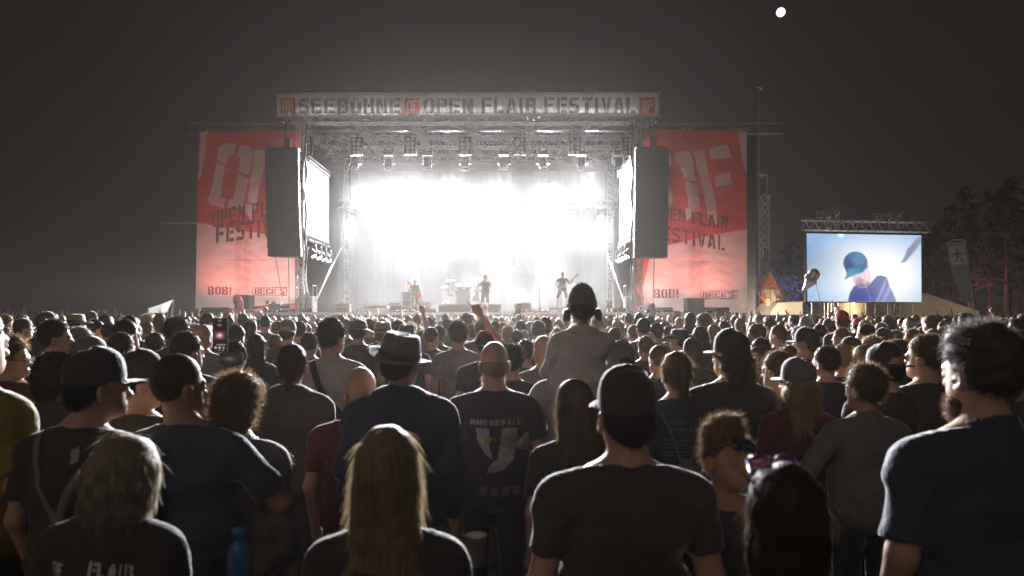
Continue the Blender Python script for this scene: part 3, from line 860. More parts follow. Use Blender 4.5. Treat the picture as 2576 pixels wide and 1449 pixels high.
FRONT = 'people standing in the near crowd'
def H(style, col): return [(style, col)]
PRINT = simple('shirt_print', (.42, .41, .40), rough=.8, noise=.35, scale=30)
PRINT_DIM = simple('shirt_print_faded', (.16, .155, .15), rough=.85, noise=.4, scale=30)
PRINT_GOLD = simple('shirt_print_gold', (.45, .33, .12), rough=.8, noise=.3, scale=30)
WEBBING = simple('webbing', (.22, .2, .18), rough=.85, noise=.2, scale=40, sheen=.4)
DARKWEB = simple('dark_webbing', (.02, .02, .022), rough=.8, noise=.2, scale=40, sheen=.4)
PLASTIC = simple('black_plastic', (.02, .02, .022), rough=.35, noise=.1)
GLASSY = simple('lens_plastic', (.02, .015, .03), rough=.08, noise=.1)

def near_people():
    # ---- man at the right edge, curly grey hair, polo shirt
    o, VQ, M, s = put(dict(hair=H('tousled', 'greying') + [('beard', 'rust')], shirt='polo', col='navy', belly=.165, shw=.205, yaw=8, sleeve=.86, hseed=3, wob=.009), 2470, 792, 160, 'big man in dark polo shirt with tousled greying hair and ginger beard', turn=1, strands=5200, wd=.001)
    # ---- long-haired woman in the middle of the front row
    put(dict(fem=True, hair=H('long_xl', 'blond'), shirt='tee', col='black', hseed=1, sleeve=.6), 975, 1065, 178, 'woman with long straight blonde hair falling below her shoulders', strands=3600, wd=.0011)
    # ---- broad man in dark cap
    o, VQ, M, s = put(dict(hair=H('under', 'dark'), hat=('cap', 'black'), shirt='tee', col='black', belly=.16, shw=.205, yaw=8, hseed=5, pitch=-4, wob=.009), 1572, 912, 148, 'broad man in black cap and plain black t-shirt, nearest in the middle', strands=1500, wd=.001)
    # ---- woman with a bob and purple sunglasses pushed up
    o, VQ, M, s = put(dict(fem=True, hair=H('bob', 'brown'), shirt='wide', col='black', hseed=2), 1972, 1160, 200, 'woman with brown bob and purple sunglasses pushed up on her head', strands=3600, wd=.0011)
    g = MB()
    for sg in (-1, 1):
        g.lathe([(.0, -.003), (.027, -.002), (.029, .0), (.027, .003), (.0, .004)], c=(sg * .036, .085, .262), n=16, M=Matrix.Rotation(math.radians(-50), 3, 'X'))
        g.tube((sg * .066, .08, .262), (sg * .088, -.03, .2), .0028)
    g.tube((-.01, .088, .266), (.01, .088, .266), .003)
    gm = simple('purple_plastic', (.16, .05, .22), rough=.15, noise=.1)
    gl = link('sunglasses', mesh_from('sunglasses', np.array(g.v), g.f, [gm]), None); gl.parent = None
    gl.matrix_world = Matrix.LocRotScale(o.location, o.rotation_euler, o.scale) @ M
    tag(gl, 'purple sunglasses pushed up on the hair of the woman with the bob', 'sunglasses')
    # ---- child with fair bob, festival shirt
    o, VQ, M, s = put(dict(hair=H('bob_short', 'silver'), shirt='tee', col='black', shw=.165, belly=.125, hs=1.04, hseed=4, roll=6, hx=.02, hz=-.045), 302, 1092, 176, 'blond child in black t-shirt printed OPEN FLAIR, bottom left', turn=-6, strands=3600, wd=.0011)
    pol = text_fit('OF', -.115, 1.325, -.07, 1.365) + text_fit('FLAIR', .02, 1.335, .125, 1.375, slope=-.18) + text_fit('F', -.095, 1.285, -.07, 1.315)
    pol += [[(x, z + .06) for x, z in q] for q in ([(-.15, 1.08), (-.05, 1.08), (-.06, 1.17), (-.09, 1.2), (-.14, 1.17)], [(.03, 1.1), (.12, 1.06), (.11, 1.19), (.06, 1.2), (.03, 1.25)])]
    back_print(o, VQ, pol, simple('shirt_print_white', (.8, .78, .75), rough=.8, noise=.35, scale=30), 'print')
    # ---- woman looking back over the crowd
    o, VQ, M, s = put(dict(fem=True, hair=H('topcurl', 'fair'), shirt='tee', col='black', yaw=0, pitch=-8, tan=True, hseed=1, roll=-8), 1825, 1030, 112, 'woman facing the camera with a tuft of light curls on top', turn=200, strands=2600, wd=.0012)
    g = MB()
    for sg in (-1, 1): g.lathe([(.0, -.003), (.026, -.002), (.028, .0), (.0, .004)], c=(sg * .034, .1, .2), n=14, M=Matrix.Rotation(math.radians(-70), 3, 'X')); g.tube((sg * .06, .098, .2), (sg * .086, 0, .17), .003)
    gl = link('sunglasses', mesh_from('sunglasses', np.array(g.v), g.f, [GLASSY])); gl.matrix_world = Matrix.LocRotScale(o.location, o.rotation_euler, o.scale) @ M
    tag(gl, 'dark sunglasses on the forehead of the woman facing the camera', 'sunglasses')
    # ---- man with braces-like straps, grey cap
    o, VQ, M, s = put(dict(hair=H('under', 'dark'), hat=('cap', 'charcoal'), shirt='tee', col='black', belly=.15, yaw=-34, hx=.05, sleeve=.7, hseed=2), 246, 868, 120, 'man in grey cap with two pale straps crossing on his back', strands=1200, wd=.0012, turn=-6)
    strap(o, VQ, [(-.12, 1.47), (-.085, 1.33), (-.02, 1.18), (0, 1.14)], .03, WEBBING); strap(o, VQ, [(.15, 1.45), (.07, 1.3), (.01, 1.18), (0, 1.14)], .03, WEBBING); strap(o, VQ, [(0, 1.15), (0, .95)], .034, WEBBING)
    back_print(o, VQ, [[(.045, 1.36), (.07, 1.37), (.065, 1.42), (.04, 1.41)]], PRINT, 'label_patch')
    # ---- men in caps to his right
    put(dict(hair=H('under', 'dark'), hat=('cap', 'black'), shirt='tee', col='black', yaw=-40), 350, 874, 98, 'man in black cap between the grey cap and the shaven-headed man', strands=900, turn=-10)
    o, VQ, M, s = put(dict(hair=H('buzz', 'brown'), shirt='tee', col='navy', belly=.16, shw=.2, yaw=-22, hx=-.05, sleeve=.8, Re=(.33, .12, 1.14), Rw=(.2, .34, 1.2), Rh='grip', tan=True), 445, 888, 102, 'stocky man with shaven head in navy t-shirt, right forearm raised', strands=900, turn=-12)
    pol = text_fit('BERCH', -.16, .96, .02, 1.03, slope=.5) + [[(-.05, 1.22), (-.01, 1.22), (-.01, 1.26), (-.05, 1.26)]]
    back_print(o, VQ, pol, PRINT_DIM, 'print')
    # ---- curly woman in grey jacket
    put(dict(fem=True, hair=H('curly', 'fair'), shirt='jacket', col='grey', hseed=2, yaw=-12), 600, 930, 112, 'woman with shoulder-length fair curls in grey denim jacket', strands=2600, wd=.0014)
    # ---- woman with low ponytail in hoodie
    put(dict(fem=True, hair=H('pony', 'brown'), shirt='hoodie', col='charcoal', yaw=10, shw=.185, belly=.14), 735, 862, 72, 'person with a low ponytail in a wide charcoal hoodie', strands=1600)
    o, VQ, M, s = put(dict(hair=H('thick', 'brown'), shirt='tee', col='pale grey', yaw=-28), 836, 797, 66, 'man in pale grey t-shirt with a dark strap across his back', strands=1600)
    strap(o, VQ, [(-.13, 1.46), (-.07, 1.3), (.02, 1.15), (.15, 1.02)], .05, DARKWEB, 'bag_strap')
    put(dict(shirt='tee', col='maroon', belly=.17, shw=.2, yaw=24), 907, 922, 74, 'bald man in maroon t-shirt left of the fedora')
    # ---- fedora
    put(dict(hair=H('under', 'brown'), hat=('fedora', 'grey'), shirt='hoodie', col='navy', belly=.16, shw=.2, tilt=14, yaw=-24, seed=3), 1008, 838, 102, 'man in grey fedora and navy hooded jacket', strands=1000)
    # ---- bald man with band shirt
    o, VQ, M, s = put(dict(hair=H('sides', 'silver') + [('beard', 'silver')], shirt='tee', col='black', belly=.165, shw=.205, yaw=6), 1243, 858, 70, 'bald man with grey beard in black printed band t-shirt', strands=1300)
    back_print(o, VQ, text_fit('HAMMERFALL', -.13, 1.305, .15, 1.335), PRINT, 'print', step=.005)
    blob = [[(-.1, 1.29), (-.03, 1.29), (-.03, 1.2), (-.01, 1.12), (-.06, 1.16), (-.09, 1.22)], [(.04, 1.29), (.12, 1.29), (.13, 1.22), (.1, 1.12), (.05, 1.07), (-.04, 1.05), (-.03, 1.09), (.02, 1.13), (.03, 1.2)]]
    back_print(o, VQ, blob, PRINT, 'print', step=.006)
    back_print(o, VQ, [[(-.055, 1.245), (-.02, 1.245), (-.02, 1.21), (-.055, 1.21)], [(-.02, 1.233), (.01, 1.233), (.01, 1.226), (-.02, 1.226)]], PRINT_GOLD, 'print', step=.006, off=.0055)
    back_print(o, VQ, text_fit('ROCKERS', -.13, .855, -.02, .875), PRINT_DIM, 'print', step=.006)
    back_print(o, VQ, [_r(-.02 + .06 * k, .93, .025 + .06 * k, .98) for k in range(-1, 3)], PRINT_DIM, 'print', step=.006)
    # ---- child carried on shoulders, and the one who carries
    d = 3.55; cx = (1464 - CXP) / FPX * d
    zseat = CAMZ + (HYP - 968) / FPX * d
    bs = .62
    legs = [[(sg * .1, .02, .9), (sg * .2, .28, .82), (sg * .15, .33, .42)] for sg in (1, -1)]
    kid = dict(hat=('cap', 'charcoal'), hair=H('under', 'dark'), shirt='hoodie', col='light grey', shw=.208, belly=.195, hs=1.3, legs=legs, Re=(.3, .06, 1.12), Rw=(.16, .26, 1.02), Le=(-.3, .06, 1.12), Lw=(-.16, .26, 1.02), hem=.86)
    o, VQ, M = person(kid, cx, d, bs, face_stage(cx, d), 'child in cap and ear defenders sitting on shoulders in grey hoodie', z=CAMZ + (HYP - 713) / FPX * d - bs * (HEADZ + .293 * 1.3), strands=800)
    OCC.append((1464, 80, 713, d))
    g = MB(); pts = [(.092 * math.cos(t), -.005, .14 + .152 * math.sin(t)) for t in [PI * i / 14 for i in range(15)]]
    g.path(pts, .008)
    for sg in (-1, 1): g.lathe([(.0, -.02), (.04, -.02), (.046, -.008), (.046, .008), (.036, .022), (0, .024)], c=(sg * .1, -.005, .085), n=18, sy=1.25, M=Matrix.Rotation(PI / 2 * sg, 3, 'Y'))
    g2 = link('ear_defenders', mesh_from('ear_defenders', np.array(g.v), g.f, [simple('ear_defender_plastic', (.05, .045, .03), rough=.4, noise=.2)])); g2.matrix_world = Matrix.LocRotScale(o.location, o.rotation_euler, o.scale) @ M
    tag(g2, 'ear defenders worn over the cap of the child on shoulders', 'ear defenders')
    car = dict(hair=H('short', 'brown'), shirt='long', col='pale grey', collar=False, Re=(.3, .02, 1.2), Rw=(.16, .3, 1.2), Le=(-.34, -.06, 1.13), Lw=(-.17, .28, 1.16), Rh='grip', Lh='grip', shw=.2, hy=.04, pitch=-6)
    person(car, cx, d + .1, 1.0, face_stage(cx, d), 'person in pale grey long sleeves carrying the child on shoulders', strands=600)
    # ---- woman with long brown hair between carrier and black cap
    put(dict(fem=True, hair=H('long', 'fair'), shirt='tee', col='black', yaw=14, hseed=5, roll=-5), 1452, 950, 106, 'woman with long light-brown hair beneath the child on shoulders', strands=2600, wd=.0013)
    # ---- girl with drawstring bag
    o, VQ, M, s = put(dict(fem=True, hair=H('pony', 'fair'), shirt='tee', col='navy', hseed=3, yaw=5), 1700, 882, 72, 'fair-haired girl in navy festival t-shirt with a drawstring bag', strands=1800)
    back_print(o, VQ, text_fit('OPEN OF FLAIR', -.11, 1.335, .11, 1.365) + text_fit('FESTIVAL', -.07, 1.29, .07, 1.32) + [_r(-.1, 1.24 - .022 * k, .1 - .02 * (k % 2), 1.25 - .022 * k) for k in range(5)], PRINT_DIM, 'print', step=.005)
    bag = MB(); bag.lathe([(.0, -.16), (.1, -.155), (.12, -.08), (.11, .02), (.07, .1), (.03, .135), (.045, .15)], n=18, sy=.42)
    bo = bag.build('drawstring_bag', cloth(CC['grey'], 'bag_cloth'), None, True); bo.matrix_world = Matrix.LocRotScale(o.location, o.rotation_euler, o.scale) @ Matrix.Translation((0, -.2, 1.0))
    tag(bo, 'grey drawstring bag hanging on the back of the fair-haired girl', 'bag')
    c_ = MB()
    for sg in (-1, 1): c_.path([(sg * .03, 0, .14), (sg * .09, .03, .33), (sg * .13, .16, .45)], .005)
    c_.build('cord', WEBBING, bo)
    # ---- right half of the front rows
    put(dict(hair=H('undercurl', 'fair'), hat=('cap', 'black'), shirt='tee', col='black', yaw=30, shw=.2), 1838, 824, 80, 'man in black cap with long fair curls at his neck', strands=2200)
    o, VQ, M, s = put(dict(fem=True, hair=H('underlong', 'blond'), hat=('cap', 'grey'), shirt='tee', col='maroon', yaw=26, hseed=2), 2006, 896, 76, 'woman in pale grey cap with long blonde hair and a shoulder strap', strands=2400)
    strap(o, VQ, [(-.05, 1.44), (.05, 1.3), (.15, 1.15)], .035, WEBBING, 'bag_strap')
    put(dict(hair=H('thick', 'fair'), shirt='long', col='grey', collar=True, belly=.15, yaw=22, Le=(-.36, -.02, 1.16), Lw=(-.16, .28, 1.16), Re=(.3, -.02, 1.14), Rw=(.15, .28, 1.12), hem=.72, wob=.006), 2175, 912, 84, 'man with light brown hair in loose grey button shirt, elbows out', strands=2000)
    o, VQ, M, s = put(dict(hair=H('under', 'dark'), hat=('cap', 'black', 'back'), shirt='tee', col='black', yaw=18), 2228, 857, 76, 'man in backwards black cap with gold emblem', strands=900)
    e = MB()
    for k in (-1, 0, 1): e.box((k * .011, -.121, .2), (.008, .004, .02))
    e.tube((-.017, -.121, .189), (.017, -.121, .189), .002)
    em = link('cap_emblem', mesh_from('cap_emblem', np.array(e.v), e.f, [PRINT_GOLD]), o, mat4=M)
    put(dict(hair=H('short', 'fair'), shirt='tee', col='charcoal', yaw=30, shw=.2), 2329, 838, 76, 'man with cropped light hair in charcoal t-shirt right of the emblem cap', strands=1800)
    # ---- left edge
    o, VQ, M, s = put(dict(hair=H('thick', 'fair'), shirt='tee', col='maroon', yaw=-72), 28, 842, 74, 'man with glasses in maroon shirt at the left edge, in profile', strands=2000)
    g = MB()
    for sg in (-1, 1): g.path([(sg * .034 + .024 * math.cos(t), .112, .128 + .02 * math.sin(t)) for t in [2 * PI * i / 12 for i in range(13)]], .0022); g.tube((sg * .058, .11, .132), (sg * .083, 0, .132), .0025)
    g.tube((-.01, .114, .13), (.01, .114, .13), .002)
    gl = link('glasses', mesh_from('glasses', np.array(g.v), g.f, [PLASTIC])); gl.matrix_world = Matrix.LocRotScale(o.location, o.rotation_euler, o.scale) @ M
    tag(gl, 'glasses worn by the man in the maroon shirt', 'glasses')
    person(dict(hair=H('short', 'dark'), shirt='tee', col='yellow', sleeve=.8), (-66 - CXP) / FPX * 2.5, 2.5, 1.04, -.25, 'person in yellow-green t-shirt cut off by the left edge', strands=900)
    # ---- raised pointing arm
    put(dict(hair=H('short', 'dark'), hat=('cap', 'red', 'back'), shirt='tee', col='charcoal', yaw=12, R='uppoint', Re=(.15, .14, 1.64), Rw=(-.04, .17, 1.93)), 1219, 830, 48, 'person in backwards red cap pointing one finger up', strands=700)
    OCC.append((1210, 30, 752, 6.3))

# ------------------------------------------------------------------ middle rows read off the photograph: x, top, head width, hair or hat, shirt, turn
MID = [
 (118,782,37,'cap','dark','olive','black',-50,0),(58,799,34,'cap','dark','black','black',-40,0),(17,790,26,'curly','fair','','charcoal',-20,1),(194,790,38,'straw','brown','tan','brown',-10,0),
 (140,803,58,'short','brown','','black',-55,0),(203,822,53,'short','grey','','charcoal',-30,0),(242,803,32,'short','dark','','maroon',-40,0),(317,803,50,'buzz','dark','','black',-30,0),
 (275,811,32,'short','dark','','navy',0,0),(308,835,53,'short','brown','','black',-12,0),(230,782,24,'cap','dark','charcoal','black',-60,0),(372,808,29,'long','fair','','grey',-10,1),
 (392,835,42,'curly','brown','','black',0,1),(374,788,27,'curly','blond','','charcoal',-50,1),(403,789,30,'long','brown','','black',-10,1),(447,796,58,'afro','dark','','black',-25,0),
 (472,833,64,'short','brown','','black',-30,0),(511,815,40,'bald','','','grey',-20,0),(597,817,38,'short','dark','','black',-10,0),(592,857,44,'thick','dark','','charcoal',0,0),
 (646,840,48,'long','dark','','black',-4,1),(614,788,25,'short','dark','','black',0,0),(628,805,36,'cap','dark','black','charcoal',-14,0),(668,793,26,'buzz','dark','','black',5,0),
 (700,806,29,'short','fair','','grey',0,0),(724,801,40,'cap','dark','grey','black',160,0),(755,807,34,'short','brown','','charcoal',-10,0),(694,840,35,'short','fair','','grey',10,1),
 (901,805,46,'bucket','dark','charcoal','black',0,0),(963,809,44,'straw','brown','tan','charcoal',8,0),(1024,815,42,'cowboy','dark','brown','black',-10,0),(1065,833,40,'curly','blond','','black',-20,1),
 (1086,822,34,'buzz','dark','','maroon',-30,0),(1153,805,48,'thick','brown','','grey',0,0),(1083,797,23,'short','brown','','black',5,0),(1050,789,22,'thick','brown','','black',0,0),
 (1187,814,29,'thick','brown','','charcoal',0,0),(1209,805,31,'short','fair','','black',0,0),(1243,807,27,'short','brown','','navy',10,0),(1278,818,31,'curly','blond','','charcoal',0,1),
 (1300,829,28,'short','dark','','black',0,0),(1310,805,31,'long','brown','','black',0,1),(1333,808,26,'long','blond','','black',8,1),(1354,805,34,'short','grey','','black',0,0),
 (1371,796,36,'thick','brown','','charcoal',0,0),(1318,837,27,'cap','fair','pale grey','black',150,0),(1322,853,35,'short','brown','','black',-10,0),(1287,862,46,'thick','dark','','black',-14,0),
 (1366,843,48,'bald','','','grey',20,0),(1566,853,58,'cap','dark','charcoal','black',10,0),(1545,823,30,'short','dark','','white',10,0),(1551,804,24,'bald','','','pale grey',0,0),
 (1618,798,34,'buzz','dark','','black',6,0),(1650,811,32,'short','brown','','charcoal',30,0),(1593,816,30,'short','fair','','black',20,0),(1623,844,38,'short','fair','','black',14,0),
 (1657,866,40,'buzz','fair','','navy',20,0),(1708,827,40,'cowboy','dark','black','charcoal',40,0),(1742,848,46,'cap','fair','black','olive',14,0),(1769,785,33,'curly','fair','','black',40,0),
 (1760,820,40,'long','brown','','charcoal',20,1),(1795,815,32,'long','blond','','black',30,1),(1902,813,38,'short','fair','','black',40,0),(1957,816,34,'buzz','fair','','black',30,0),
 (2028,820,50,'cap','fair','black','charcoal',46,0),(1912,848,42,'short','brown','','black',20,0),(1905,871,46,'long','fair','','black',20,1),(1957,881,50,'bun','fair','','charcoal',30,1),
 (2025,794,24,'short','grey','','grey',40,0),(2085,800,27,'cap','dark','charcoal','grey',30,0),(2115,824,31,'short','fair','','charcoal',40,0),(2140,845,40,'cap','fair','brown','black',60,0),
 (2077,868,38,'short','brown','','black',20,0),(2119,863,42,'pony','blond','','black',20,1),(2177,815,34,'short','brown','','maroon',40,0),(2190,842,38,'curly','blond','','black',30,1),
 (2173,866,48,'long','blond','','black',24,1),(2250,829,29,'short','grey','','grey',40,0),(2293,826,32,'thick','fair','','black',40,0),(2257,850,40,'curly','fair','','charcoal',30,1),
 (2222,823,30,'cap','fair','olive','black',50,0),(2347,827,32,'cap','dark','charcoal','black',30,0),(2374,821,32,'short','dark','','charcoal',30,0),(2556,800,30,'bun','dark','','red',40,1),
 (141,882,80,'curly','brown','','black',-20,1),(225,843,74,'cap','dark','grey','charcoal',-30,0),(1105,818,32,'short','brown','','black',-20,0),(780,835,40,'short','brown','','charcoal',-8,0),
 (930,800,30,'short','dark','','black',0,0),(870,802,30,'short','brown','','charcoal',0,0),(1125,800,26,'short','dark','','navy',0,0),(2405,832,36,'short','brown','','black',34,0),(1680,820,26,'short','brown','','charcoal',20,0),
 (1860,800,24,'long','fair','','grey',20,1),(1935,800,26,'short','brown','','black',34,0),(2060,815,28,'thick','dark','','black',30,0),(1820,806,24,'thick','brown','','charcoal',34,0),
]
HAIRWORD = {'short': 'short {c} hair', 'buzz': 'cropped {c} hair', 'thick': 'thick {c} hair', 'curly': '{c} curls', 'afro': 'bushy {c} hair', 'long': 'long {c} hair', 'bob': '{c} bob', 'bun': '{c} hair in a bun', 'pony': '{c} ponytail', 'bald': 'a bald head'}
ZONES = [(90, 'at the left end'), (190, 'near the left end'), (290, 'left of the triangular flag'), (365, 'just left of the triangular flag'), (440, 'below the triangular flag'), (520, 'below the left banner edge'), (575, 'left of the pink flamingo'), (660, 'below the pink flamingo'),
 (720, 'below the left camera crane'), (790, 'below the left stage corner'), (870, 'below the flight case'), (940, 'below the left riser'), (1000, 'below the amplifier stack'), (1060, 'below the guitarist'), (1130, 'below the left floor monitor'), (1190, 'below the drum kit'), (1260, 'below the singer'), (1320, 'below the middle floor monitor'),
 (1390, 'below the lone microphone'), (1500, 'below the bassist'), (1560, 'below the spare guitar'), (1620, 'below the right stage corner'), (1680, 'below the shoulder camera'), (1740, 'below the right ground speaker'), (1800, 'right of the right ground speaker'), (1880, 'below the right banner edge'), (1960, 'below the orange tent'),
 (2040, "below the screen's left edge"), (2110, "below the screen's left half"), (2180, "below the screen's middle"), (2250, "below the screen's right half"), (2330, 'right of the video screen'), (2420, 'below the leaning flag'), (9999, 'at the right end')]
def zone(px):
    for lim, w in ZONES:
        if px < lim: return w
LAB = []      # people whose labels are written once all stand
def queue_label(o, hairw, col, fem, px, d, extra=''):
    LAB.append((o, f"{'woman' if fem else 'person'}, {hairw}, {col} top{extra}, {zone(px)}", d, px))

def crowd_spec(kind, hc, hatc, col, yaw, fem, seed=0):
    sp = dict(fem=bool(fem), col=col, hseed=seed % 3)
    if kind in ('cap', 'straw', 'cowboy', 'bucket'):
        sp['hat'] = (kind, hatc); sp['hair'] = H('under', hc or 'dark')
        w = {'cap': f'{hatc} cap', 'straw': f'{hatc} straw hat', 'cowboy': f'{hatc} cowboy hat', 'bucket': f'{hatc} bucket hat'}[kind]
    elif kind == 'bald': w = 'a bald head'
    else:
        sp['hair'] = H(kind, hc); w = HAIRWORD[kind].format(c={'dark': 'black', 'fair': 'light brown'}.get(hc, hc))
    if abs(yaw) > 100: sp['hat'] = sp['hat'] + ('back',); yaw = 0; w = 'backwards ' + w
    sp['yaw'] = round(max(-48, min(48, yaw)) / 16) * 16
    return sp, w, yaw

def middle_people():
    for n, (px, yt, w, kind, hc, hatc, col, yaw, fem) in enumerate(MID):
        sp, word, yw = crowd_spec(kind, hc, hatc, col, yaw, fem, n)
        k = topkind(sp); hw = HW[k]
        fine = w >= 44
        x, d, s = place(sp, px, yt, w, smin=.9, smax=1.1)
        o, VQ, M = person(sp, x, d, s, face_stage(x, d) + math.radians(yw - sp['yaw']), None, 'people in the middle rows of the crowd', fine=fine, strands=1300 if fine else 500, wd=.0022 if fine else .0035)
        queue_label(o, word, col, fem, px, d)
        OCC.append((px, w * .6, yt, d))

def far_crowd(limit):
    """random people behind the rows above, nearest ones as people of their own, the rest one joined mass"""
    rng = random.Random(7)
    spots = []
    y = 8.6
    while y < 33.6:
        half = (1330 / FPX) * y
        x = -half + rng.random() * .6
        while x < half:
            xx, yy = x + rng.uniform(-.16, .16), y + rng.uniform(-.22, .22)
            spots.append((yy, xx)); x += rng.uniform(.58, .85) if y < 26 else rng.uniform(.5, .72)
        y += rng.uniform(.66, .82)
    spots.sort()
    kinds = [('short', 0), ('short', 0), ('buzz', 0), ('thick', 0), ('cap', 0), ('cap', 0), ('long', 1), ('long', 1), ('pony', 1), ('curly', 1), ('bald', 0), ('bob', 1)]
    hcs = ['brown', 'brown', 'dark', 'dark', 'blond', 'fair', 'fair', 'grey']
    cols = ['black', 'black', 'black', 'charcoal', 'charcoal', 'navy', 'grey', 'maroon', 'white', 'olive', 'denim', 'red']
    rest = []; made = 0
    for (yy, xx) in spots:
        px = CXP + xx / yy * FPX
        if -2.6 < xx - cam.location.x < 2.6 and yy < 8: continue
        s = rng.gauss(.98, .055); s = max(.87, min(1.07, s))
        ytop = HYP - (s * 1.76 - CAMZ) / yy * FPX
        hwp = .1 / yy * FPX
        if any(abs(px - a) < b + hwp * .6 and dd > yy + .4 and yt + b * 1.6 > ytop for (a, b, yt, dd) in OCC): continue
        if any(abs(xx - (a - CXP) / FPX * dd) < .42 and abs(dd - yy) < .45 for (a, b, yt, dd) in OCC): continue
        if made < limit:
            kind, fem = rng.choice(kinds); hc = rng.choice(hcs); col = rng.choice(cols); hatc = rng.choice(['black', 'charcoal', 'grey', 'olive', 'navy', 'red'])
            yaw = rng.choice([-16, 0, 0, 16])
            sp, word, yw = crowd_spec(kind, hc, hatc, col, yaw, fem, rng.randrange(3))
            extra = ''
            r = rng.random()
            if not fem and r < .09:
                pose = rng.choice(['up', 'upfist', 'uphorn', 'uppoint', 'phone']); sp['R'] = pose; sp['yaw'] = 0
                if pose == 'phone': sp['L'] = 'phone'
                extra = {'up': ', open hand raised', 'upfist': ', fist raised', 'uphorn': ', horns sign', 'uppoint': ', finger raised', 'phone': ', both hands up'}[pose]
            o, VQ, M = person(sp, xx, yy, s, face_stage(xx, yy) + rng.uniform(-.2, .2), None, 'people in the middle rows of the crowd', fine=False, strands=420, wd=.004)
            queue_label(o, word, col, fem, px, yy, extra); made += 1
        else:
            rest.append((xx, yy, s * 1.0, rng))
    # the mass behind: low bodies joined
    def ball(c, r, n=8, m=5):
        V = []; F = []
        for j in range(m + 1):
            t = PI * j / m
            for i in range(n):
                p = 2 * PI * i / n; V.append((c[0] + r[0] * math.sin(t) * math.cos(p), c[1] + r[1] * math.sin(t) * math.sin(p), c[2] + r[2] * math.cos(t)))
        for j in range(m):
            for i in range(n): F.append((j * n + i, (j + 1) * n + i, (j + 1) * n + (i + 1) % n, j * n + (i + 1) % n))
        return V, F
    protos = []
    for k in range(7):
        V = []; F = []; mi = []
        def add(vf, m):
            o = len(V); V.extend(vf[0]); F.extend([tuple(i + o for i in f) for f in vf[1]]); mi.extend([m] * len(vf[1]))
        add(ball((0, .01, 1.63), (.076, .095, .115)), 0)
        if k not in (3,): add(ball((0, -.02, 1.665), (.086, .1, .1)), 1)
        if k in (1, 4): add(ball((0, -.06, 1.5), (.1, .06, .2)), 1)
        if k == 5: add(ball((0, .09, 1.68), (.08, .08, .015), 8, 3), 1)
        add(ball((0, 0, 1.47), (.055, .055, .08), 6, 3), 0)
        add(ball((0, 0, 1.27), (.2, .125, .24), 8, 6), 2); add(ball((0, 0, .98), (.17, .13, .25), 8, 4), 2)
        mb = MB()
        for sg in (-1, 1):
            if k == 6 or (k == 2 and sg == 1):
                mb.tube((sg * .19, 0, 1.42), (sg * .25, .08, 1.68), .048, 6, .04); add((mb.v, mb.f), 2); mb = MB()
                mb.tube((sg * .25, .08, 1.66), (sg * .22, .12, 1.93), .04, 6, .028); mb.tube((sg * .22, .12, 1.92), (sg * .21, .12, 2.0), .04, 6, .03)
                for q in (-1, 0, 1): mb.tube((sg * .21 + q * .02, .12, 1.99), (sg * .21 + q * .03, .12, 2.06), .01, 4)
                add((mb.v, mb.f), 0); mb = MB()
            else:
                mb.tube((sg * .21, 0, 1.42), (sg * .25, 0, 1.12), .06, 6, .05); add((mb.v, mb.f), 2); mb = MB()
                mb.tube((sg * .25, 0, 1.14), (sg * .25, .05, .85), .042, 6, .03); add((mb.v, mb.f), 0); mb = MB()
            mb.tube((sg * .09, 0, .9), (sg * .1, 0, .02), .085, 6, .05); add((mb.v, mb.f), 3); mb = MB()
        protos.append((np.array(V, np.float32), np.array([f + (f[-1],) * (4 - len(f)) if len(f) < 4 else f[:4] for f in F], np.int32), np.array(mi)))
    hm = [hair_mat(HC[c]) for c in ('brown', 'dark', 'blond', 'fair')]; cm = [cloth(CC[c], 'cloth_' + c.replace(' ', '_')) for c in ('black', 'charcoal', 'navy', 'grey', 'maroon', 'white')]
    mats = [SKIN] + hm + cm + [TROUSERS]
    VV, FF, MI, n = [], [], [], 0
    for (xx, yy, s, _) in rest:
        k = rng.choice([0, 0, 1, 1, 2, 3, 4, 5, 5, 0, 0, 6]) if yy > 24 else rng.choice([0, 0, 1, 4, 3, 5, 0])
        V, F, mi = protos[k]
        a = face_stage(xx, yy) + rng.uniform(-.4, .4); c, sn = math.cos(a), math.sin(a)
        R = np.array([[c, -sn, 0], [sn, c, 0], [0, 0, 1]], np.float32)
        VV.append((V * s) @ R.T + np.array([xx, yy, 0], np.float32)); FF.append(F + n); n += len(V)
        h = 1 + rng.randrange(4); t = 5 + rng.choice([0, 0, 0, 1, 1, 2, 3, 4, 5])
        MI.append(np.array([0, h, t, 11])[mi])
    VV = np.concatenate(VV); FF = np.concatenate(FF); MI = np.concatenate(MI)
    # hair fuzz strips on the heads' tops
    o = link('crowd', mesh_from('crowd', VV, FF, mats, True, MI)); tag(o, 'tightly packed far crowd reaching up to the stage', kind='stuff')
    return made, len(rest)

ORD = ['nearest', 'second nearest', 'third nearest', 'fourth nearest', 'fifth nearest', 'sixth nearest']
def write_labels():
    by = {}
    for r in LAB: by.setdefault(r[1], []).append(r)
    for lab, rs in by.items():
        rs.sort(key=lambda r: r[2])
        for i, r in enumerate(rs):
            r[0]['label'] = lab if len(rs) == 1 else f'{lab}, {ORD[i] if i < 6 else "farthest"} of {len(rs)}'
# ------------------------------------------------------------------ ground
def ground():
    n = 60; V = []; F = []
    xs = np.linspace(-68, 68, n); ys = np.linspace(-10, 98, n)
    for y in ys:
        for x in xs: V.append((x, y, .03 * math.sin(x * .31) * math.sin(y * .27) - .03))
    for j in range(n - 1):
        for i in range(n - 1): F.append((j * n + i, j * n + i + 1, (j + 1) * n + i + 1, (j + 1) * n + i))
    g = simple('trampled_grass', (.06, .055, .03), rough=.95, noise=.6, scale=.8, bump=.6, bscale=3)
    tag(link('ground', mesh_from('ground', V, F, [g])), kind='structure')

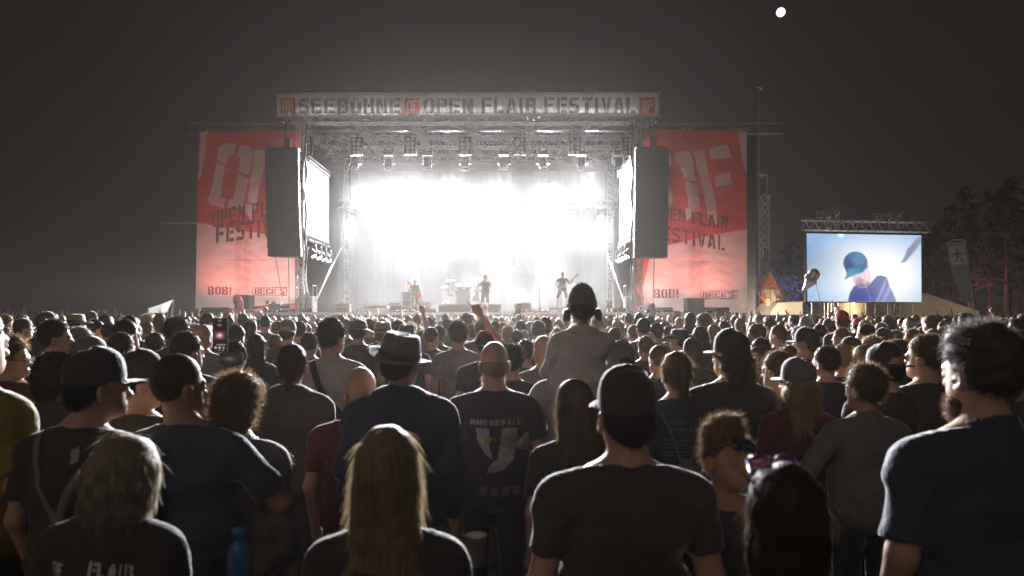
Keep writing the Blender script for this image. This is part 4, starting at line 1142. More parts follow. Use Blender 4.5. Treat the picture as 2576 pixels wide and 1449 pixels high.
ALU = simple('aluminium', (.42, .42, .44), rough=.36, metal=.8, noise=.12, scale=3)
STEEL = simple('steel_pipe', (.40, .39, .38), rough=.5, metal=.6, noise=.2, scale=4)
BLACK = simple('black_paint', (.022, .022, .024), rough=.6, noise=.25, scale=5)
BLACKC = simple('black_drape', (.02, .02, .022), rough=.9, noise=.3, scale=3, sheen=.3)
GRILLE = simple('speaker_grille', (.03, .03, .031), rough=.75, noise=.2, scale=30, bump=.4, bscale=120)
WOODP = simple('stage_plywood', (.10, .085, .075), rough=.7, noise=.25, scale=2)
SX = (1181 - CXP) / FPX * 36.5           # stage centre line
DECK = 2.05

# ------------------------------------------------------------------ printed cloths: wrinkled sheets, print as faces of the sheet
def printed_sheet(name, quad, d, nu, nv, prints, mats, wr, parent=None, dfun=None):
    """quad: photo positions tl, tr, br, bl at distance d; prints: list of (polygons in photo units, material index)"""
    tl, tr, br, bl = [np.array(q, float) for q in quad]
    u = np.linspace(0, 1, nu + 1); v = np.linspace(0, 1, nv + 1)
    U, Vv = np.meshgrid(u, v, indexing='ij')
    px = (tl[0] * (1 - U) + tr[0] * U) * (1 - Vv) + (bl[0] * (1 - U) + br[0] * U) * Vv
    py = (tl[1] * (1 - U) + tr[1] * U) * (1 - Vv) + (bl[1] * (1 - U) + br[1] * U) * Vv
    X = (px - CXP) / FPX * d; Z = CAMZ + (HYP - py) / FPX * d; Y = d + wr(U, Vv, X, Z)
    V = np.stack([X, Y, Z], -1).reshape(-1, 3)
    i, j = np.meshgrid(np.arange(nu), np.arange(nv), indexing='ij'); a = (i * (nv + 1) + j).ravel()
    Q = np.stack([a, a + 1, a + nv + 2, a + nv + 1], 1)
    cx = (px[:-1, :-1] + px[1:, 1:]) / 2; cy = (py[:-1, :-1] + py[1:, 1:]) / 2
    mi = np.zeros(cx.shape, np.int32)
    for polys, k in prints: mi[inside(polys, cx, cy)] = k
    return link(name, mesh_from(name, V, Q, mats, True, mi.ravel()), parent)

def crop(k, ox, oy, pts): return [(ox + k * x, oy + k * y) for x, y in pts]
RED = simple('banner_red', (.5, .075, .055), rough=.7, noise=.12, scale=1.2, transl=.1)
PALE = simple('banner_white', (.58, .46, .43), rough=.7, noise=.1, scale=1.2, transl=.1)
INK = simple('banner_ink', (.13, .06, .055), rough=.75, noise=.2, scale=3, transl=.08)
def wrinkle(seed, amp=1.0):
    def f(U, V, X, Z):
        s = seed
        w = .05 * np.sin(2.3 * X + .9 * Z + s) * np.sin(1.1 * Z - .7 * X + 2 * s)
        w += .03 * np.sin(5.2 * Z + 1.9 * np.sin(1.7 * X + s) - 2.2 * X) * np.sin(1.9 * X + 1.3 * Z + s)
        w += .018 * np.sin(11 * Z + 2.6 * np.sin(2.1 * X + .8 * Z + s)) * np.sin(2.8 * X + s)
        w += .012 * np.abs(np.sin(8 * Z - 6 * X + 2.5 * np.sin(3 * X + s))) * (np.sin(1.3 * X + 1.7 * Z + 3 * s) > 0)
        w += .05 * np.sin(PI * 7 * V) * 0 + .02 * np.exp(-((V - .72) / .004) ** 2)
        return w * amp
    return f

def red_banners():
    K = .3125
    def C1(*p): return crop(K, 402.5, 167.7, p)
    def C2(*p): return crop(K, 1140.4, 167.7, p)
    def frame_(x0, y0, x1, y1, t=2.2): return [_r(x0, y0, x1, y0 + t), _r(x0, y1 - t, x1, y1), _r(x0, y0, x0 + t, y1), _r(x1 - t, y0, x1, y1)]
    # left
    white = [C1((297, 1255), (862, 1352), (1130, 1400), (1130, 1900), (280, 1960)), C1((325, 530), (387, 520), (360, 740), (330, 880), (310, 910))]
    of = [C1((515, 615), (610, 622), (600, 705), (548, 715), (528, 790), (458, 745), (470, 655)), C1((456, 760), (525, 803), (500, 940), (490, 1055), (530, 1055), (510, 1140), (410, 1112), (383, 1080), (415, 985)),
          C1((640, 632), (680, 640), (720, 636), (755, 690), (715, 880), (635, 840), (650, 735), (625, 720)), C1((632, 862), (712, 905), (670, 1120), (640, 1145), (545, 1135), (555, 1062), (588, 1062)),
          C1((765, 672), (862, 672), (880, 690), (840, 800), (790, 1010), (775, 1110), (700, 1090)), C1((690, 1100), (772, 1120), (740, 1245), (690, 1180))]
    ink = text_fit('OPEN FLAIR', 533.7, 573, 533.7 + 196, 530, slope=-.19, gap=.9) + text_fit('FESTIVAL', 543, 612, 543 + 190, 566, slope=-.13, gap=.9)
    ink += text_fit('BOB!', 523, 742, 584, 721) + frame_(635, 722, 722, 744) + text_fit("BECK'S", 641, 740.5, 716, 725.5, gap=.5)
    m = [RED, PALE, INK]
    root = empty('banner', P(625, 778, 37.0)); tag(root, 'tall red festival banner left of the stage with white block letters', 'banner', 'red banners beside the stage')
    def kid(o, r): o.parent = r; o.matrix_parent_inverse = Matrix.Translation(-r.location); return o
    kid(printed_sheet('sheet', ((500, 331), (757, 327), (753, 778), (492, 776)), 37.0, 190, 320, [(white, 1), (of, 1), (ink, 2)], m, wrinkle(1.0, .45)), root)
    # right
    white = [C2((1600, 1450), (1720, 1440), (2020, 1370), (2366, 1305), (2380, 1980), (1480, 1980)), C2((2290, 525), (2366, 530), (2366, 900), (2330, 760)), C2((1500, 520), (1560, 505), (1540, 620), (1505, 620))]
    of = [C2((1700, 705), (1745, 705), (1758, 800), (1700, 815)), C2((1690, 915), (1740, 950), (1772, 1080), (1725, 1140), (1690, 1140)), C2((1783, 690), (1890, 682), (1922, 712), (1952, 922), (1858, 905), (1830, 792), (1793, 784)), C2((1862, 926), (1960, 945), (1992, 1160), (1878, 1240), (1868, 1142), (1895, 1130)),
          C2((1928, 682), (2020, 660), (2050, 840), (2110, 1080), (2128, 1280), (2050, 1220), (2010, 980)), C2((2053, 660), (2208, 622), (2237, 730), (2067, 752)), C2((2097, 882), (2222, 850), (2247, 945), (2115, 970))]
    ink = text_fit('OPEN FLAIR', 1646, 547, 1830, 516, slope=.17, gap=.9) + text_fit('FESTIVAL', 1640, 600, 1826, 563, slope=.17, gap=.9)
    ink += text_fit('BOB!', 1645, 750, 1708, 727) + frame_(1762, 731, 1855, 752.5) + text_fit("BECK'S", 1768, 749, 1849, 735, gap=.5)
    ink += [C2((2150, 1200), (2210, 1195), (2215, 1260), (2160, 1275))]
    root = empty('banner', P(1745, 784, 37.0)); tag(root, 'tall red festival banner right of the stage, slack and creased', 'banner', 'red banners beside the stage')
    kid(printed_sheet('sheet', ((1607, 324), (1878, 330), (1880, 787), (1600, 780)), 37.0, 200, 320, [(white, 1), (of, 1), (ink, 2)], m, wrinkle(4.0, .65)), root)

def top_banner():
    cl = simple('banner_cloth', (.58, .55, .52), rough=.8, noise=.08, scale=2, transl=.22)
    ink = simple('banner_grey_ink', (.17, .165, .16), rough=.8, noise=.15, scale=4, transl=.2)
    rd = simple('banner_red_ink', (.5, .12, .07), rough=.8, noise=.15, scale=4, transl=.3)
    sq = [_r(705, 246, 742.5, 284), _r(1018, 246.5, 1056, 283), _r(1609, 245, 1648, 284)]
    of = []
    for x in (711, 1024, 1615.5): of += text_fit('OF', x, 278, x + 26, 251.5)
    tx = text_fit('SEEBÜHNE', 750, 285, 1007, 247, gap=.9) + text_fit('OPEN', 1066, 285, 1190, 247, gap=.9) + text_fit('FLAIR', 1212, 285, 1348, 246, gap=.9) + text_fit('FESTIVAL', 1369, 285, 1601, 245, gap=.9)
    def wr(U, V, X, Z): return .025 * np.sin(9 * X + 2 * np.sin(3 * Z)) * np.sin(1.7 * X) + .02 * np.sin(23 * X + 6 * Z) * np.sin(5 * X) + .05 * np.sin(PI * V) * np.sin(2.1 * X)
    root = empty('banner', P(1176, 293, 35.6)); tag(root, 'long pale banner lettered SEEBÜHNE OPEN FLAIR FESTIVAL across the stage roof', 'banner')
    o = printed_sheet('sheet', ((696, 238.5), (1657, 235), (1656, 290.5), (697, 293)), 35.6, 900, 52, [(sq, 2), (tx, 1), (of, 0)], [cl, ink, rd], wr)
    o.parent = root; o.matrix_parent_inverse = Matrix.Translation(-root.location)
    mb = MB(); a, b = P(690, 236, 35.7), P(1661, 233, 35.7); mb.tube(a, b, .035, 8); mb.tube(P(690, 294, 35.7), P(1661, 291, 35.7), .03, 8)
    for i in range(26):
        q = a + (b - a) * (i + .5) / 26; mb.tube(q, q + Vector((0, -.06, -.09)), .02, 5)
    o = mb.build('hanging_pipe', STEEL); o.parent = root; o.matrix_parent_inverse = Matrix.Translation(-root.location)

# ------------------------------------------------------------------ stage
def pt(px, py, d): return P(px, py, d)
def stage():
    root = empty('stage', (SX, 36.2, 0)); tag(root, 'open-air stage with truss roof, dark deck and towers', 'stage')
    def part(mb, name, mat, smooth=False, par=root):
        o = mb.build(name, mat, None, smooth); o.parent = par
        o.matrix_parent_inverse = Matrix.Translation(-root.location)
        return o
    xl, xr = SX - 9.2, SX + 9.2
    # deck of boards with a skirt
    m = MB(); m.box((SX, 40.5, DECK - .06), (20.4, 14.6, .12)); part(m, 'deck', WOODP)
    m = MB(); m.box((SX, 33.17, DECK - .05), (20.4, .06, .14)); part(m, 'deck_edge', ALU)
    m = MB()
    for i in range(40):
        x = SX - 10.2 + .51 * (i + .5); m.box((x, 33.25 + .03 * (i % 2), (DECK - .13) / 2), (.5, .05, DECK - .13))
    part(m, 'skirt', BLACKC)
    # rear and side drapes
    m = MB()
    for i in range(60):
        x = SX - 9.6 + 19.2 / 60 * (i + .5); m.box((x, 47.2 + .03 * math.sin(i * 1.9), 6.9), (.34, .06, 10), rz=.08 * (-1) ** i)
    part(m, 'backdrop', BLACKC)
    lg = MB()
    for pl in text_fit('OCKX', 1205, 690, 1392, 618, gap=.9): lg.prism([(p[0], p[1]) for p in pl], P(0, 0, 46.6), Vector((46.6 / FPX, 0, 0)), Vector((0, 0, -46.6 / FPX)), .02)
    part(lg, 'backdrop_lettering', simple('letter_grey', (.05, .05, .052), rough=.7, noise=.1))
    # roof: canopy, rafters, front and middle trusses
    zt = 13.35
    m = MB(); V = []; F = []; n = 24
    for j in range(9):
        for i in range(n + 1):
            x = SX - 10.1 + 20.2 * i / n; y = 35.9 + 11.8 * j / 8
            V.append((x, y, zt + .35 - .05 * abs(math.sin(PI * 6 * i / n)) + (.25 if j else 0)))
    nv = len(V); V += [(x, y, z + .05) for x, y, z in V]
    for j in range(8):
        for i in range(n): a = j * (n + 1) + i; F += [(a, a + n + 1, a + n + 2, a + 1), (nv + a, nv + a + 1, nv + a + n + 2, nv + a + n + 1)]
    m.add(V, F); part(m, 'canopy', simple('canopy_pvc', (.08, .08, .085), rough=.5, noise=.2, scale=1), True)
    def tr(a, b, w, name='truss', **k):
        mm = MB(); truss(mm, a, b, w, **k); return part(mm, name, ALU)
    for (y, z, w) in ((36.4, 12.42, .5), (37.8, 12.75, .42), (40.2, 12.55, .46), (44.6, 12.6, .45), (46.6, 12.7, .45)):
        tr((SX - 10.0, y, z), (SX + 10.0, y, z), w, bay=.62, r=.035, rd=.02)
    tr((SX - 9.5, 39.6, 11.98), (SX + 9.5, 39.6, 11.98), .6, 'lighting_truss', bay=.7, r=.036, rd=.02)
    tr((SX - 9.2, 45.4, 9.35), (SX + 9.2, 45.4, 9.35), .45, 'lighting_truss', bay=.6, r=.034, rd=.02)
    for i in range(7):
        x = SX - 9.9 + 3.3 * i; tr((x, 36.2, 12.95), (x, 47, 12.95), .34, 'rafter', bay=.6, r=.03, rd=.016)
    m = MB()
    for i in range(6):
        x = SX - 9.9 + 3.3 * i
        m.tube((x, 36.6, 12.7), (x + 3.3, 40, 12.7), .03, 5); m.tube((x + 3.3, 36.6, 12.72), (x, 40, 12.72), .03, 5); m.tube((x, 40.2, 12.7), (x + 3.3, 44.6, 12.72), .03, 5)
    part(m, 'roof_brace', ALU)
    for k in range(6):                                           # fluorescent-like gutters under the roof
        m = MB(); x = SX - 7.5 + 3 * k; m.box((x, 38.6, 12.38), (2.1, .1, .09)); part(m, 'cable_tray', ALU)
    # towers
    for (px, sg) in ((757, -1), (1603, 1)):
        x = (px - CXP) / FPX * 36.7
        for (y, w) in ((36.7, .42), (46.9, .42)): tr((x, y, 0), (x, y, 13.2), w, 'tower', up=(0, 1, 0), bay=.5, r=.036, rd=.02)
        m = MB()
        for k in range(26): m.tube((x - .16, 36.44, 1.2 + .45 * k), (x + .16, 36.44, 1.2 + .45 * k), .02, 5)
        m.tube((x - .17, 36.44, .1), (x - .17, 36.44, 12.6), .028, 6); m.tube((x + .17, 36.44, .1), (x + .17, 36.44, 12.6), .028, 6); part(m, 'ladder', ALU)
        m = MB(); m.path([(x + .3 * math.sin(k * 1.3) * .2 - sg * .32, 36.5 + .05 * math.cos(k * 2.1), 12.2 - .45 * k) for k in range(24)], .045, 6); part(m, 'cable_bundle', BLACK)
        # scaffold wing carrying the banner
        for z in (12.38, 11.82): m = MB(); m.tube((x + sg * .2, 37.35, z), (x + sg * (6.3 if sg < 0 else 8.1), 37.35, z + .05), .045, 6); part(m, 'wing_pipe', STEEL)
        m = MB(); truss(m, (x + sg * 5.7, 37.8, 0), (x + sg * 5.7, 37.8, 12.3), .4, up=(0, 1, 0), bay=.8, r=.03, rd=.016); truss(m, (x + sg * 2.9, 37.8, 0), (x + sg * 2.9, 37.8, 12.3), .4, up=(0, 1, 0), bay=.8, r=.03, rd=.016); part(m, 'wing_tower', STEEL)
        if sg < 0: m = MB(); m.tube(P(408, 562, 37.4), P(496, 560, 37.4), .045, 6); part(m, 'wing_pipe', STEEL)
        m = MB(); m.box((x + sg * 2.7, 37.0, .5), (6.0, .5, 1.0)); m.box((x + sg * 2.7, 36.72, 1.02), (6.0, .06, .06)); part(m, 'wing_base', BLACK)
        # struts beside the opening
        m = MB(); m.tube((x - sg * 1.25, 40.4, 5.95), (x - sg * .5, 36.9, 2.2), .05, 6); part(m, 'strut', ALU)
        m = MB(); m.box((x - sg * .55, 37.3, DECK + .45), (.06, .9, .9)); m.box((x - sg * .1, 37.3, DECK + .9), (.9, .9, .05)); m.tube((x - sg * .55, 37.0, DECK), (x - sg * .55, 37.0, DECK + 1.5), .03, 5); m.tube((x - sg * .55, 37.7, DECK), (x - sg * .55, 37.7, DECK + 1.5), .03, 5)
        m.tube((x - sg * .55, 37.0, DECK + 1.5), (x - sg * .55, 37.7, DECK + 1.5), .03, 5); part(m, 'railing', ALU)
        for k in range(9): m = MB(); m.path([(x + sg * .1 - sg * .05 * k, 36.3, 4.6 - .02 * k), (x - sg * (.15 + .045 * k), 36.28, 3.2), (x - sg * (.05 + .1 * k), 36.2, 2.15)], .014, 5); part(m, 'hanging_cable', ALU)

# ------------------------------------------------------------------ hung loudspeakers, side screens
def line_array(px0, px1, y0, y1, d, curve, label):
    cx = ((px0 + px1) / 2 - CXP) / FPX * d; w = (px1 - px0) / FPX * d
    z1 = CAMZ + (HYP - y0) / FPX * d; z0 = CAMZ + (HYP - y1) / FPX * d
    root = empty('line_array', (cx, d, z0)); tag(root, label, 'loudspeaker', 'hung loudspeaker columns')
    n = 12; h = (z1 - z0) / n
    m = MB(); p = [(-w / 2, -.45), (w / 2, -.45), (w / 2, -.2), (w * .42, .05), (-w * .42, .05), (-w / 2, -.2)]
    me = None
    for k in range(n):
        t = k / (n - 1)
        if me is None:
            m.prism(p, (0, 0, -h / 2 + .006), (1, 0, 0), (0, 1, 0), h - .012); me = mesh_from('cabinet', np.array(m.v), m.f, [GRILLE], False)
            g = MB()
            g.box((0, -.462, 0), (w * .98, .02, h * .93))
            for sx in (-1, 1): g.box((sx * w * .492, -.466, 0), (w * .016, .03, h * .94)); g.box((sx * w * .25, -.475, 0), (.012, .012, h * .8))
            gm = mesh_from('front_grille', np.array(g.v), g.f, [GRILLE], False)
        o = link('cabinet', me, root, (curve * t * t, 0.02 * math.sin(t * 3), (z1 - z0) - h * (k + .5))); o.rotation_euler = (-.05 * t * t, 0, 0)
        link('front_grille', gm, o)
    m = MB(); m.box((0, 0, z1 - z0 + .1), (w * .9, .5, .1)); m.tube((0, 0, z1 - z0 + .1), (0, .2, 12.2 - z0), .03, 6); m.tube((w * .3, 0, z1 - z0 + .1), (w * .1, .2, 12.2 - z0), .02, 6); m.box((w * .1, .05, z1 - z0 + .45), (.3, .3, .5)); m.build('rigging_frame', BLACK, root)
    m = MB(); m.tube((-w * .3, .1, .0), (w * .1 - .2, .6, -z0 + 1), .02, 5); m.tube((w * .12, .0, 0), (w * .1, .3, -z0 + 1), .03, 5); m.build('tie_line', STEEL, root)

def emission_grid(name, quad3, nu, nv, colfun, strength, parent=None):
    """a picture shown by a lit screen: one colour per corner point of a fine grid"""
    tl, tr, br, bl = [np.array(q, float) for q in quad3]
    U, V = np.meshgrid(np.linspace(0, 1, nu + 1), np.linspace(0, 1, nv + 1), indexing='ij')
    Pn = ((tl[None, None] * (1 - U[..., None]) + tr * U[..., None]) * (1 - V[..., None]) + (bl * (1 - U[..., None]) + br * U[..., None]) * V[..., None]).reshape(-1, 3)
    i, j = np.meshgrid(np.arange(nu), np.arange(nv), indexing='ij'); a = (i * (nv + 1) + j).ravel()
    Q = np.stack([a, a + 1, a + nv + 2, a + nv + 1], 1)
    c = np.clip(colfun(U, V), 0, 1).reshape(-1, 3); c = np.where(c <= .04045, c / 12.92, ((c + .055) / 1.055) ** 2.4)
    m, nt, b = nodes_of(name); b.inputs['Base Color'].default_value = (.01, .01, .01, 1); b.inputs['Roughness'].default_value = .6
    at = nt.nodes.new('ShaderNodeAttribute'); at.attribute_name = 'picture'
    nt.links.new(at.outputs['Color'], b.inputs['Emission Color']); b.inputs['Emission Strength'].default_value = strength
    me = mesh_from(name, Pn, Q, [m], False)
    ca = me.color_attributes.new('picture', 'FLOAT_COLOR', 'POINT')
    ca.data.foreach_set('color', np.concatenate([c, np.ones((len(c), 1))], 1).astype(np.float32).ravel())
    return link(name, me, parent)
def mixc(a, b, t): return np.array(a)[None, None] * (1 - t[..., None]) + np.array(b)[None, None] * t[..., None]
def soft(x, w): return np.clip(.5 - x / w, 0, 1)

def side_screens():
    for (px, sg, label) in ((770, -1, 'bright white screen on the left inner side of the stage'), (1592, 1, 'bright white screen on the right inner side of the stage')):
        x = (px - CXP) / FPX * 36.9; y0, y1 = 37.1, 41.4
        za, zb = CAMZ + (HYP - 405) / FPX * 37.1, CAMZ + (HYP - 589) / FPX * 37.1
        root = empty('side_screen', (x, 39.2, zb)); tag(root, label, 'screen', 'screens on the inner sides of the stage')
        Lc = lambda p: Vector(p) - root.location
        def pic(U, V, sg=sg):
            c = mixc((.93, .92, .93), (1, 1, 1), np.clip(V * 2.2, 0, 1))
            Ui = U if sg < 0 else 1 - U
            px_, py_ = Ui * 100, V * 100
            ink = inside(text_fit('FESTIVAL', 52, 24, 97, 13, gap=.8) + text_fit('OPEN', 62, 48, 97, 34, gap=.8), px_, py_)
            return np.where(ink[..., None], c * .78, c)
        q = [Lc((x, y0, za)), Lc((x, y1, za)), Lc((x, y1, zb)), Lc((x, y0, zb))]
        if sg > 0: q = [q[1], q[0], q[3], q[2]]
        emission_grid('screen_picture', q, 60, 60, pic, 1.15, root)
        m = MB(); m.box(Lc((x + sg * .09, (y0 + y1) / 2, (za + zb) / 2)), (.14, y1 - y0, za - zb)); m.build('screen_back', BLACK, root)
        m = MB(); truss(m, Lc((x, y0, zb - .16)), Lc((x, y1, zb - .16)), .22, bay=.35, r=.026, rd=.014); truss(m, Lc((x, y0, za + .16)), Lc((x, y1, za + .16)), .22, bay=.35, r=.026, rd=.014)
        for yy in (y0 - .05, y1 + .05): m.tube(Lc((x, yy, zb - .3)), Lc((x, yy, za + .3)), .035, 6)
        m.build('screen_frame', ALU, root)

# ------------------------------------------------------------------ lamps
LENS = emit('lamp_lens', (1, .97, .95), 60)
def spot(name, loc, target, power, cone, blend=.6, col=(.96, .97, 1.0), r=.3):
    l = bpy.data.lights.new(name, 'SPOT'); l.energy = power; l.spot_size = math.radians(cone); l.spot_blend = blend; l.color = col; l.shadow_soft_size = r
    o = bpy.data.objects.new(name, l); COL.objects.link(o); o.location = loc
    o.rotation_euler = (Vector(target) - Vector(loc)).to_track_quat('-Z', 'Y').to_euler()
    return o
_lampm = {}
def moving_head(loc, aim, label, group, lit=True, s=1.0):
    """base, yoke arms and tapered head hanging from a truss"""
    root = empty('stage_lamp', loc); tag(root, label, 'stage lamp', group)
    if 'base' not in _lampm:
        m = MB(); m.box((0, 0, -.06), (.46, .3, .12)); m.tube((-.16, 0, 0), (-.16, 0, .16), .03, 6); m.tube((.16, 0, 0), (.16, 0, .16), .03, 6); _lampm['base'] = mesh_from('base', np.array(m.v), m.f, [BLACK], False)
        m = MB(); m.box((0, 0, -.15), (.5, .12, .05))
        for sg in (-1, 1): m.box((sg * .245, 0, -.36), (.05, .14, .42)); m.tube((sg * .2, 0, -.5), (sg * .28, 0, -.5), .07, 10)
        _lampm['yoke'] = mesh_from('yoke', np.array(m.v), m.f, [simple('lamp_metal', (.10, .10, .105), rough=.4, metal=.5, noise=.1)], False)
        m = MB(); m.lathe([(.0, -.24), (.13, -.23), (.18, -.1), (.185, .05), (.175, .28), (.185, .3), (.165, .3), (.16, .27), (0, .27)], n=14)
        _lampm['head'] = mesh_from('head', np.array(m.v), m.f, [BLACK], True)
        m = MB(); m.lathe([(.0, .005), (.12, 0.002), (.155, -.01)], c=(0, 0, .285), n=14); _lampm['lens'] = mesh_from('lens', np.array(m.v), m.f, [LENS], True)
        _lampm['dead'] = mesh_from('lens', np.array(m.v), m.f, [GLASSY], True)
    b = link('base', _lampm['base'], root); y = link('yoke', _lampm['yoke'], root)
    for o in (b, y): o.scale = (s, s, s)
    h = link('head', _lampm['head'], root, (0, 0, -.5 * s)); h.scale = (s, s, s)
    h.rotation_euler = Vector(aim).to_track_quat('Z', 'Y').to_euler()
    link('lens', _lampm['lens' if lit else 'dead'], h)
    return root, Vector(loc) + Vector((0, 0, -.5 * s)) + Vector(aim).normalized() * .36 * s

def lamps():
    # unlit heads under the front lighting truss
    for k, px in enumerate((893, 978, 1076, 1170, 1268, 1366, 1462, 1556)):
        moving_head(P(px, 382, 39.4), (.05 * (k % 3 - 1), -.35, -1), f'dark moving-head lamp under the front truss, {["first", "second", "third", "fourth", "fifth", "sixth", "seventh", "last"][k]} from the left', 'dark moving heads under the front truss', lit=False, s=1.25)
    # eight-bulb blinders
    bulb = simple('amber_bulb', (.5, .32, .22), rough=.3, noise=.1)
    for k, px in enumerate((770, 897, 1032, 1170, 1308, 1446, 1580)):
        loc = P(px, 367, 39.0); root = empty('blinder', loc); tag(root, f'eight-bulb blinder on the front truss, {["first", "second", "third", "fourth", "fifth", "sixth", "last"][k]} from the left', 'stage lamp', 'eight-bulb blinders on the front truss')
        m = MB(); m.box((0, .06, 0), (.62, .12, 1.0)); m.box((-.33, .04, 0), (.03, .2, 1.06)); m.box((.33, .04, 0), (.03, .2, 1.06)); m.tube((0, .1, .5), (0, .3, .7), .03, 6); m.build('housing', BLACK, root)
        bm_ = None
        for i in range(2):
            for j in range(4):
                if bm_ is None: q = MB(); q.lathe([(.0, -.05), (.05, -.045), (.09, -.015), (.1, .0)], n=10, M=Matrix.Rotation(PI / 2, 3, 'X') @ Matrix.Diagonal((1, 1, -1))); bm_ = mesh_from('bulb', np.array(q.v), q.f, [bulb])
                link('bulb', bm_, root, (-.15 + .3 * i, -.012, -.36 + .24 * j))
    # lit heads at the back
    pos = [(929, 484), (1031, 484), (1140, 480), (1246, 486), (1375, 478), (1478, 476)]
    low = [(884, 549), (976, 546), (1096, 552), (1210, 548), (1330, 545), (1420, 545), (1512, 548)]  # outermost two added to spread light through the smoke
    for k, (px, py) in enumerate(pos):
        c = P(px, py, 45.0)
        root, lens = moving_head(c + Vector((0, .1, .55)), (-.1 * (c.x - SX) / 8, -1, -.12), f'lit white beam lamp in the upper rear row, {["first", "second", "third", "fourth", "fifth", "last"][k]} from the left', 'lit lamps at the back of the stage', s=1.3)
        spot('beam', lens + Vector((0, -.12, 0)), lens + Vector((-.12 * (c.x - SX), -20, -4.4)), 64000 * LAMP_POWER, 72, 1.0)
    for k, (px, py) in enumerate(low):
        c = P(px, py, 46.0)
        root, lens = moving_head(c + Vector((0, .1, .5)), (-.1 * (c.x - SX) / 8, -1, .0), f'lit white beam lamp in the lower rear row, {["first", "second", "third", "fourth", "fifth", "sixth", "last"][k]} from the left', 'lit lamps at the back of the stage', s=1.1)
        spot('wash', lens + Vector((0, -.12, 0)), lens + Vector((0, -4, -4.5)), 21000 * LAMP_POWER, 112, 1.0)  # added downward fill that whitens the stage smoke
    # small lamps under the side screens
    for (px, sg) in ((770, -1), (1592, 1)):
        x = (px - CXP) / FPX * 36.9
        for k in range(4):
            y = 37.7 + 1.05 * k
            moving_head((x - sg * .1, y, 5.85), (-sg * .5, -.25, -1), f'small lamp under the {"left" if sg < 0 else "right"} side screen, {["nearest to the front", "second from the front", "third from the front", "rearmost"][k]}', 'small lamps under the side screens', s=.9)
        spot('side_wash', (x - sg * .3, 39.2, 5.3), (x - sg * 5, 38.6, 2.2), 350 * LAMP_POWER, 100, .8)
    # floor floods that wash the banners
    for k, (px, d) in enumerate(((545, 35.5), (672, 35.5), (1655, 35.5), (1797, 35.5))):
        c = P(px, 781, d); root = empty('floodlight', c)
        tag(root, ['floor flood washing the left banner under its round logo', 'floor flood washing the left banner under its framed logo', 'floor flood washing the right banner under its round logo', 'floor flood washing the right banner under its framed logo'][k], 'floodlight', 'floor floods under the red banners')
        m = MB(); m.box((0, 0, .02), (1.5, .22, .2), M=Matrix.Rotation(-.5, 3, 'X')); m.box((0, 0, -.14), (1.5, .3, .05)); m.build('housing', BLACK, root)
        m = MB()
        for q in range(8): m.lathe([(.0, .0), (.06, .0), (.07, -.01)], c=(-.63 + .18 * q, .05, .125), n=10, M=Matrix.Rotation(-.5, 3, 'X'))
        m.build('lens', emit('flood_lens', (1, .35, .28), 25), root)
        for dx in (-.45, .45):
            spot('flood', c + Vector((dx, .1, .2)), c + Vector((dx * 1.6, 1.6, 4.4)), 235 * LAMP_POWER, 110, .8, col=(1, .2, .15), r=.1)
# ------------------------------------------------------------------ band and their gear
CASEM = simple('case_laminate', (.10, .10, .11), rough=.5, noise=.15)
def pxbox(px0, px1, y0, y1, d): 
    a = P(px0, y1, d); b = P(px1, y0, d); return a.x, b.x, a.z, b.z
def guitar(mw, bodycol, neck, label, cat, flip=1):
    """solid body with two horns, neck, head, bridge: lies in local x (neck) / z plane"""
    root = bpy.data.objects.new('electric_guitar', None); COL.objects.link(root); root.matrix_world = mw; tag(root, label, cat)
    out = [(-.2, -.1), (-.24, 0), (-.2, .11), (-.1, .14), (-.02, .1), (.05, .11), (.13, .17), (.17, .15), (.12, .08), (.1, .03), (.1, -.03), (.12, -.07), (.16, -.12), (.11, -.14), (.04, -.1), (-.03, -.1), (-.12, -.14)]
    m = MB(); m.prism([(x * 1.05, z) for x, z in out], (0, .022, 0), (1, 0, 0), (0, 0, 1), .045); m.build('body', simple('guitar_lacquer', bodycol, rough=.2, noise=.05), root)
    m = MB(); m.box((.08 + neck / 2, -.012, 0), (neck, .025, .05)); nk = m.build('neck', simple('maple', (.45, .3, .16), rough=.4, noise=.15), root)
    m = MB(); m.prism([(0, -.03), (.05, -.045), (.2, -.02), (.19, .05), (.06, .06), (0, .03)], (.08 + neck, 0, 0), (1, 0, 0), (0, 0, 1), .02)
    for k in range(4): m.tube((.12 + neck + .035 * k, -.01, .06), (.12 + neck + .035 * k, -.01, .09), .009, 5)
    m.build('headstock', simple('maple', (.45, .3, .16), rough=.4, noise=.15), root)
    m = MB(); m.box((-.12, -.03, 0), (.03, .012, .09)); m.box((-.03, -.03, 0), (.03, .012, .08)); m.box((.05, -.03, 0), (.03, .012, .08)); m.build('pickup', ALU, root)
    return root
